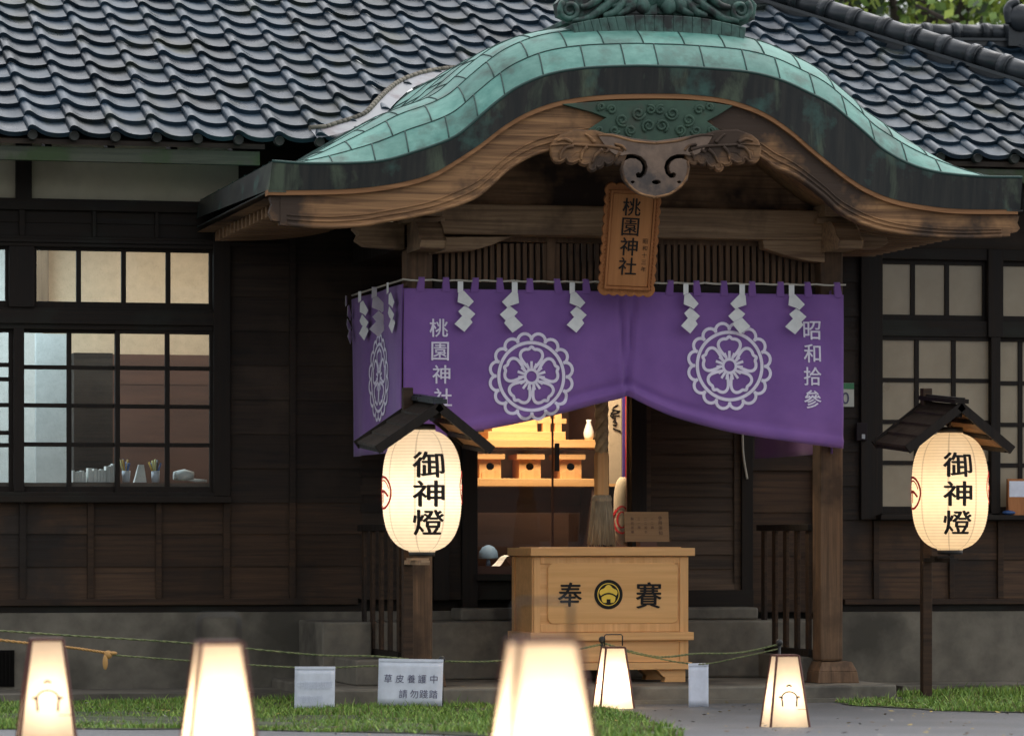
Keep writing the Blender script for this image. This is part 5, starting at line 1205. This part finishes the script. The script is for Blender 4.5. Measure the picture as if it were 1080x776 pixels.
# bell rope
YBR = YX + .42
br = thing('bell_rope', (at(635,577,YBR).x, YBR, at(635,576,YBR).z), 'thick twisted bell rope with wooden grip and straw tassel behind the offertory box', 'bell rope')
m2 = MB(); x = at(634.5,450,YBR).x; z0, z1 = at(635,478,YBR).z, at(635,300,YBR).z
for ph in range(3):
    n = 70; m2.tube([(x + .026*math.cos(ph*2.094 + i*.45), YBR + .026*math.sin(ph*2.094 + i*.45), z0 + (z1-z0)*i/n) for i in range(n+1)], .027, 8, 0)
part('twisted_rope', m2, [M['rope_b']], br)
m2 = MB(); m2.lathe([(.052,at(635,523,YBR).z),(.056,at(635,521,YBR).z),(.056,at(635,480,YBR).z),(.05,at(635,477,YBR).z)], 8, 0, (x,YBR,0)); 
for i in range(len(m2.s)): m2.s[i] = False
part('grip_block', m2, [M['hinoki_z']], br)
m2 = MB(); zt, zb = at(635,522,YBR).z, at(635,574,YBR).z; H_ = zt-zb; n = 40
rings = []
for i in range(15):
    t = i/14; rad = .060 + .036*t**.8 + .010*math.exp(-((t-.06)/.05)**2)
    rings.append([m2.av((x + (rad*(1+.05*math.sin(j*2.4+3*t)+.03*math.cos(j*5.1)))*math.cos(2*math.pi*j/n), YBR + rad*math.sin(2*math.pi*j/n), zt - H_*t + (.006*math.sin(j*3.7) if i == 14 else 0))) for j in range(n)])
for i in range(14):
    for j in range(n): m2.af((rings[i][j], rings[i+1][j], rings[i+1][(j+1)%n], rings[i][(j+1)%n]), 0, j % 2 == 0)
m2.af(rings[0]); 
rnd = random.Random(4)
for j in range(90):
    a = rnd.uniform(0, 6.28); r1 = .066; r2 = .098 + rnd.uniform(0,.006); m2.tube([(x+r1*math.cos(a), YBR+r1*math.sin(a), zt-.03), (x+(r1+r2)/2*math.cos(a+.05), YBR+(r1+r2)/2*math.sin(a+.05), zt-H_*.5), (x+r2*math.cos(a), YBR+r2*math.sin(a), zb-rnd.uniform(-.01,.02))], .0035, 4)
part('straw_tassel', m2, [M['straw']], br)
# railings beside the porch
def railing(px, Ya, Yb, label, ztop, zbot):
    x = at(px, 600, Ya).x; t = thing('porch_railing', (x, (Ya+Yb)/2, .3), label, 'railing', 'slatted railings beside the porch')
    m2 = MB(); m2.box(x-.035, x+.035, Ya, Yb, ztop-.045, ztop); m2.box(x-.03, x+.03, Ya, Yb, zbot, zbot+.05); part('rail', m2, [M['dark_v']], t, bevel=.004)
    n = 5
    for i in range(n):
        y = Ya + .09 + (Yb-Ya-.18)*i/(n-1); q = MB(); q.box(x-.012, x+.012, y-.042, y+.042, zbot+.051, ztop-.046); part('slat', q, [M['wains']], t, bevel=.004)
railing(424, .2, 1.62, 'dark slatted railing left of the porch, behind the left lantern', at(400,553,.9).z, .30)
railing(857, .2, 1.45, 'dark slatted railing between the shutter and the right porch post', at(835,553,.9).z, .30)
# ------------------------------------------------------------------ floor lanterns
def floor_lantern_mesh(root, with_print, sideprint=False, handle=True, w0=.066, w1=.122, h=.45):
    m2 = MB(); fr = .007
    lo = [(-w1,-w1),(w1,-w1),(w1,w1),(-w1,w1)]; hi = [(-w0,-w0),(w0,-w0),(w0,w0),(-w0,w0)]
    for (a, b), (c, d_) in zip(lo, hi): m2.bar((a,b,0), (c,d_,h), fr*1.5, fr*1.5)
    for i in range(4):
        a, b = lo[i], lo[(i+1)%4]; m2.bar((*a,.008), (*b,.008), fr*1.4, fr*1.4); a, b = hi[i], hi[(i+1)%4]; m2.bar((*a,h-.004), (*b,h-.004), fr*1.1, fr*1.1)
    part('frame', m2, [M['frame_red']], root, local=True)
    m2 = MB()
    for i in range(4):
        a, b, c, d_ = lo[i], lo[(i+1)%4], hi[(i+1)%4], hi[i]; q = .985
        m2.af([m2.av((p[0]*q, p[1]*q, z)) for p, z in ((a,.01),(b,.01),(c,h-.005),(d_,h-.005))])
    part('paper_shade', m2, [M['shade']], root, local=True)
    m2 = MB(); m2.box(-w0, w0, -w0, w0, h+.0005, h+.004); part('top_board', m2, [M['frame_red']], root, local=True)
    m2 = MB(); m2.box(-w1, w1, -w1, w1, -.012, -.001)
    part('base_board', m2, [M['frame_red']], root, local=True)
    if handle:
        m2 = MB(); m2.tube([(-w0*.95,0,h+.008),(-w0*.95,0,h+.075),(-w0*.8,0,h+.085),(w0*.8,0,h+.085),(w0*.95,0,h+.075),(w0*.95,0,h+.008)], .0045, 6); part('handle', m2, [M['iron']], root, local=True)
    def gate(axis):
        m3 = MB(); S_ = .047
        f = lambda u, w: None
        path = [(-1.5,.55),(-1.2,.5),(-.95,.35)] ; 
        m3.ribbon([(S_*x_, S_*y_) for x_, y_ in [(-1.35,.95),(-1.05,.92),(-.85,.78)]], .011); m3.ribbon([(-S_*x_, S_*y_) for x_, y_ in [(-1.35,.95),(-1.05,.92),(-.85,.78)]], .011)
        m3.ribbon([(S_*1.0*math.cos(a), S_*(.75+.85*math.sin(a))) for a in [math.pi*j/16 for j in range(17)]], .009)
        for sx in (-1, 1): m3.ribbon([(sx*S_*1.0, S_*.8), (sx*S_*.92, S_*.4), (sx*S_*.9, -S_*.25)], .010)
        m3.ribbon([(-.35*S_, 2.25*S_),(0, 2.45*S_),(.35*S_, 2.25*S_)], .010); m3.ribbon([(S_*1.0,-S_*.6),(S_*2.2,-S_*.6)], .003)
        z0 = h*.36
        for i, v in enumerate(m3.v):
            z = z0 + v.z; off = (w1 + (w0-w1)*z/h)*.985 + .006
            m3.v[i] = Vector((v.x, -off, z)) if axis == 'f' else Vector((-off, -v.x, z))
        part('gate_print', m3, [M['black']], root, local=True)
    if with_print: gate('f')
    if sideprint: gate('s')
def floor_lantern(px, py_top, depth, lab, rot, pr, sp=False, power=4.0, s=1.0, handle=True, warm=(1,.79,.58)):
    D = depth; top = at_depth(px, py_top, D); h = .45*s
    t = thing('floor_lantern', (top.x, top.y, top.z - h), lab, 'floor lantern', 'tapered paper floor lanterns on the ground'); t.rotation_euler = (0,0,rot); t.scale = (s,s,s)
    floor_lantern_mesh(t, pr, sp, handle)
    lamp('POINT', 'candle_bulb', (top.x, top.y, top.z - h + .20*s), power, warm, .075)
    return t, top.z - h
fl_info = [floor_lantern(647, 682, 26.3, 'tapered paper floor lantern at the tip of the lawn, before the offertory box', -R(2), False, True, 2.4),
 floor_lantern(828, 690.5, 23.0, 'tapered paper floor lantern with a gate print, on the asphalt by the right porch post', -R(3), True, False, 1.0, handle=False),
 floor_lantern(49, 673.5, 16.4, 'tapered paper floor lantern with a gate print at the far left', -R(4), True, False, 1.0, handle=False),
 floor_lantern(231, 676.5, 12.3, 'blurred tapered paper floor lantern between the left gate print lantern and the white cards', -R(2), False, False, 2.0),
 floor_lantern(573, 674, 8.6, 'largest and most blurred paper floor lantern, nearest to the viewer', -R(3), False, False, 2.4)]
for t, z in fl_info: print('lantern base', t['label'][:40], round(z, 3), 'ground', round(gz(t.location.x, t.location.y), 3))
for t, z in fl_info: t.location.z = t.location.z
# ------------------------------------------------------------------ rope fence and cards
YRP = -.75
def stake(px, Y, topy, lab):
    x = at(px, 700, Y).x; zt = at(px, topy, Y).z; m2 = MB(); m2.tube([(x,Y,-.05),(x,Y,zt)], .011, 8); m2.ell((x,Y,zt+.012), .024,.024,.024); return solo('rope_stake', m2, [M['iron']], (x,Y,0), lab, 'stake', 'iron stakes of the rope fence'), Vector((x,Y,zt))
s1, t1 = stake(635, -.62, 676, 'iron rope stake beside the lantern at the tip of the lawn'); s2, t2 = stake(822, -1.2, 679, 'iron rope stake behind the lantern by the right porch post'); s3, t3 = stake(466, -.75, 697, 'iron rope stake behind the right edge of the written card')
M['rope_g'] = pmat('green_yellow_cord', (.05,.085,.025), (.26,.27,.12), (1,1,1), s=40, rough=(.6,.8), bmp=.3)
M['strap'] = plain('orange_strap', (.55,.30,.10), .7)
def cord(pts, rad, mat_, lab, name='fence_rope'):
    q = spline(pts, 10); m2 = MB(); n = len(q)
    for ph in range(2): m2.tube([p + Vector((0, rad*.6*math.cos(ph*math.pi + i*1.3), rad*.6*math.sin(ph*math.pi + i*1.3))) for i, p in enumerate(spline(q, 3))], rad*.75, 5)
    return solo(name, m2, [mat_], q[n//2], lab, 'rope', 'cords of the rope fence')
cord([at(-40,662,YRP), at(60,669,YRP), at(200,678,YRP), at(330,690,YRP), at(400,692,YRP), t3 + Vector((0,0,-.015))], .006, M['rope_g'], 'upper green yellow cord crossing the lawn at left')
cord([at(112,690,YRP), at(180,695,YRP), at(250,700,YRP), at(330,704,YRP), at(400,702,YRP), t3 + Vector((0,0,-.06))], .0055, M['rope_g'], 'lower green yellow cord from the orange knot to the written card')
cord([t3, at(520,697,-.7), at(580,690,-.66), t1 + Vector((0,0,-.02))], .006, M['rope_g'], 'green yellow cord from the written card to the lawn tip lantern')
cord([t1 + Vector((0,0,-.01)), at(690,692,-.9), at(735,689,-1.0), at(780,688,-1.1), t2], .006, M['rope_g'], 'upper cord between the two smallest lanterns')
cord([t1 + Vector((0,0,-.03)), at(680,691,-.8), at(735,700,-.95), at(780,693,-1.1), t2 + Vector((0,0,-.03))], .0045, M['rope_g'], 'slack cord that carries the narrow white card')
cord([at(-40,670,YRP), at(30,678,YRP), at(70,682,YRP), at(112,688,YRP)], .008, M['strap'], 'orange strap tied to the cord at far left', 'tie_strap')
m2 = MB(); c = at(114, 690, YRP); m2.ell(c, .03,.02,.028); m2.ell(c + Vector((-.02,-.01,-.05)), .018,.01,.05); m2.ell(c + Vector((.03,-.01,.01)), .03,.01,.012); solo('strap_knot', m2, [M['strap']], c, 'orange knot where the strap meets the green cord', 'knot')
def card(x0, x1, y0, y1, Y, lab, lean, lines=None, mirror=False, ink='ink_blue'):
    a, b = at(x0, y0, Y), at(x1, y0, Y); zt = at((x0+x1)/2, y0, Y).z; H_ = zt - at((x0+x1)/2, y1, Y).z; w = b.x - a.x; c = Vector(((a.x+b.x)/2, Y, zt))
    t = thing('hanging_card', c, lab, 'card', 'white cards on the rope fence'); t.rotation_euler = (R(3), lean, 0)
    m2 = MB(); m2.grid(lambda u, v: (-w/2 + w*u, .006*math.sin(math.pi*u)*v - .004*v, -H_*v), 8, 6); cd = part('sheet', m2, [M['card']], t, local=True); cd.modifiers.new('solid', 'SOLIDIFY').thickness = .003
    m2 = MB(); m2.box(-w/2, w/2, -.008, .006, -.012, .006); part('top_fold', m2, [M['card']], t, local=True)
    if lines:
        for s_, xs_, zf, sz in lines:
            m2 = MB()
            for ch, xf in zip(s_, xs_): write(m2, ch, (xf-.5)*w*(-1 if mirror else 1), -H_*zf, sz*H_, lambda u, ww: (u, -.0075, ww), bold=.004, sx=-1 if mirror else 1)
            part('lettering', m2, [M[ink]], t, local=True)
LN = [('草皮養護中', (.15,.33,.51,.68,.86), .41, .185), ('請勿踐踏', (.39,.56,.71,.86), .74, .185)]
card(399.5, 467.5, 695.5, 744, YRP-.03, 'larger white card with two lines of blue writing on the rope fence', R(1.2), LN)
card(311, 353.5, 703.5, 749, YRP-.03, 'blank looking square white card with bleached writing on the rope fence', R(.5), LN, True, 'ink_faint')
card(726, 747, 700, 745, -.95, 'narrow blank white card hanging over the asphalt', R(-1))
# ------------------------------------------------------------------ trees beyond the roof
leafm = [plain('leaf_dark', (.028,.055,.014), .6), plain('leaf_mid', (.14,.24,.035), .6), plain('leaf_light', (.36,.46,.06), .6)]
bark = pmat('tree_bark', (.03,.022,.015), (.07,.052,.036), (6,6,1), s=3, rough=(.8,.9), bmp=.6)
def tree(px, D, hgt, rad, lab, seed, wts, nleaf=5200):
    rnd = random.Random(seed); p = at_depth(px, 400, D); x, y = p.x, p.y
    t = thing('broadleaf_tree', (x, y, 0), lab, 'tree', 'trees behind the roof'); m2 = MB(); m2.tube(spline([(x,y,-.2),(x+.1,y,hgt*.35),(x-.1,y+.1,hgt*.6),(x,y,hgt*.85)], 5), [.28*(1-.8*i/15) for i in range(16)], 10)
    cl = []
    for k in range(46):
        a = rnd.uniform(0,6.28); e_ = rnd.uniform(-.9,1); rr = rad*rnd.uniform(.35,1); c = Vector((x + rr*math.cos(a)*math.sqrt(1-e_*e_*.8), y + rr*math.sin(a)*math.sqrt(1-e_*e_*.8), hgt*.66 + e_*hgt*.32)); cl.append((c, rnd.uniform(.5,1.15)))
        if k % 4 == 0: b0 = Vector((x, y, hgt*rnd.uniform(.35,.6))); m2.tube([b0, (b0+c)/2 + Vector((0,0,.2)), c], [.10,.06,.02], 6)
    part('trunk', m2, [bark], t); m2 = MB()
    for k in range(nleaf):
        c, r = rnd.choice(cl); d_ = Vector((rnd.gauss(0,1), rnd.gauss(0,1), rnd.gauss(0,1))).normalized()*r*rnd.uniform(.3,1)**.6; q = c + d_; n = Vector((rnd.gauss(0,1), rnd.gauss(0,1)-.3, rnd.gauss(0,1)+.7)).normalized(); u = n.orthogonal().normalized(); v = n.cross(u); s_ = rnd.uniform(.05,.11)
        m = rnd.choices((0,1,2), wts)[0]; m2.af([m2.av(q + u*s_), m2.av(q + v*s_*.55), m2.av(q - u*s_), m2.av(q - v*s_*.55)][::1], m)
    part('crown', m2, leafm, t)
tree(740, 60, 15, 4.0, 'dark dense tree behind the roof above the porch gable', 21, (.75,.2,.05)); tree(830, 58, 14.5, 3.6, 'dark tree rising behind the hip ridge', 22, (.7,.25,.05)); tree(900, 52, 12, 2.0, 'shadowy tree between the hip ridge and the bright tree', 26, (.6,.3,.1))
tree(985, 50, 12.5, 2.5, 'bright yellow green tree above the rear ridge', 23, (.06,.34,.6), 11000); tree(1090, 54, 12.5, 2.4, 'green tree at the upper right corner above the roof', 24, (.15,.4,.45), 8000); tree(1030, 72, 16, 4.5, 'tall dark tree farthest back at the upper right', 25, (.8,.18,.02))
tree(1190, 46, 11, 3.2, 'bushy tree past the right corner of the hall', 31, (.4,.4,.2)); tree(1330, 50, 12, 3.6, 'broad dark tree well past the right corner of the hall', 32, (.7,.25,.05))
# ------------------------------------------------------------------ light and camera
w = bpy.data.worlds.new('World'); scene.world = w; w.use_nodes = True; nt = w.node_tree; bg = nt.nodes['Background']
SUN_EL, SUN_AZ = R(62), R(52)                        # behind the camera, high left
sky = nt.nodes.new('ShaderNodeTexSky'); sky.sky_type = 'NISHITA'; sky.sun_disc = False; sky.sun_elevation = SUN_EL; sky.sun_rotation = SUN_AZ; sky.air_density = 1.2; sky.dust_density = 3.0; sky.ozone_density = 1.5
hs = nt.nodes.new('ShaderNodeHueSaturation'); hs.inputs['Saturation'].default_value = .30; nt.links.new(sky.outputs[0], hs.inputs['Color']); nt.links.new(hs.outputs[0], bg.inputs[0]); bg.inputs[1].default_value = .088
sd = Vector((math.sin(SUN_AZ)*math.cos(SUN_EL), math.cos(SUN_AZ)*math.cos(SUN_EL), math.sin(SUN_EL)))
sl = bpy.data.lights.new('sun', 'SUN'); sl.energy = .5; sl.angle = R(130); sl.color = (1,.96,.90); so_ = link(bpy.data.objects.new('sun', sl)); so_.rotation_euler = (-sd).to_track_quat('-Z', 'Y').to_euler(); so_.location = (0,-10,20)
cd = bpy.data.cameras.new('camera'); cam = link(bpy.data.objects.new('camera', cd)); cam.location = CAM; cam.rotation_euler = (R(90), 0, -PSI)
cd.sensor_fit = 'HORIZONTAL'; cd.sensor_width = 36; cd.lens = 36*F_PX/1080; cd.shift_y = (HOR - 388)/1080; cd.clip_start = .1; cd.clip_end = 600
cd.dof.use_dof = True; cd.dof.focus_distance = 28.0; cd.dof.aperture_fstop = (cd.lens/1000)/.040
scene.camera = cam
vs = scene.view_settings; vs.view_transform = 'Standard'; vs.look = 'None'; vs.exposure = 1.45; vs.gamma = 1; vs.use_curve_mapping = False
scene.cycles.use_denoising = True; scene.cycles.max_bounces = 8; scene.cycles.transparent_max_bounces = 12; scene.cycles.caustics_reflective = False; scene.cycles.caustics_refractive = False; scene.cycles.sample_clamp_indirect = 4
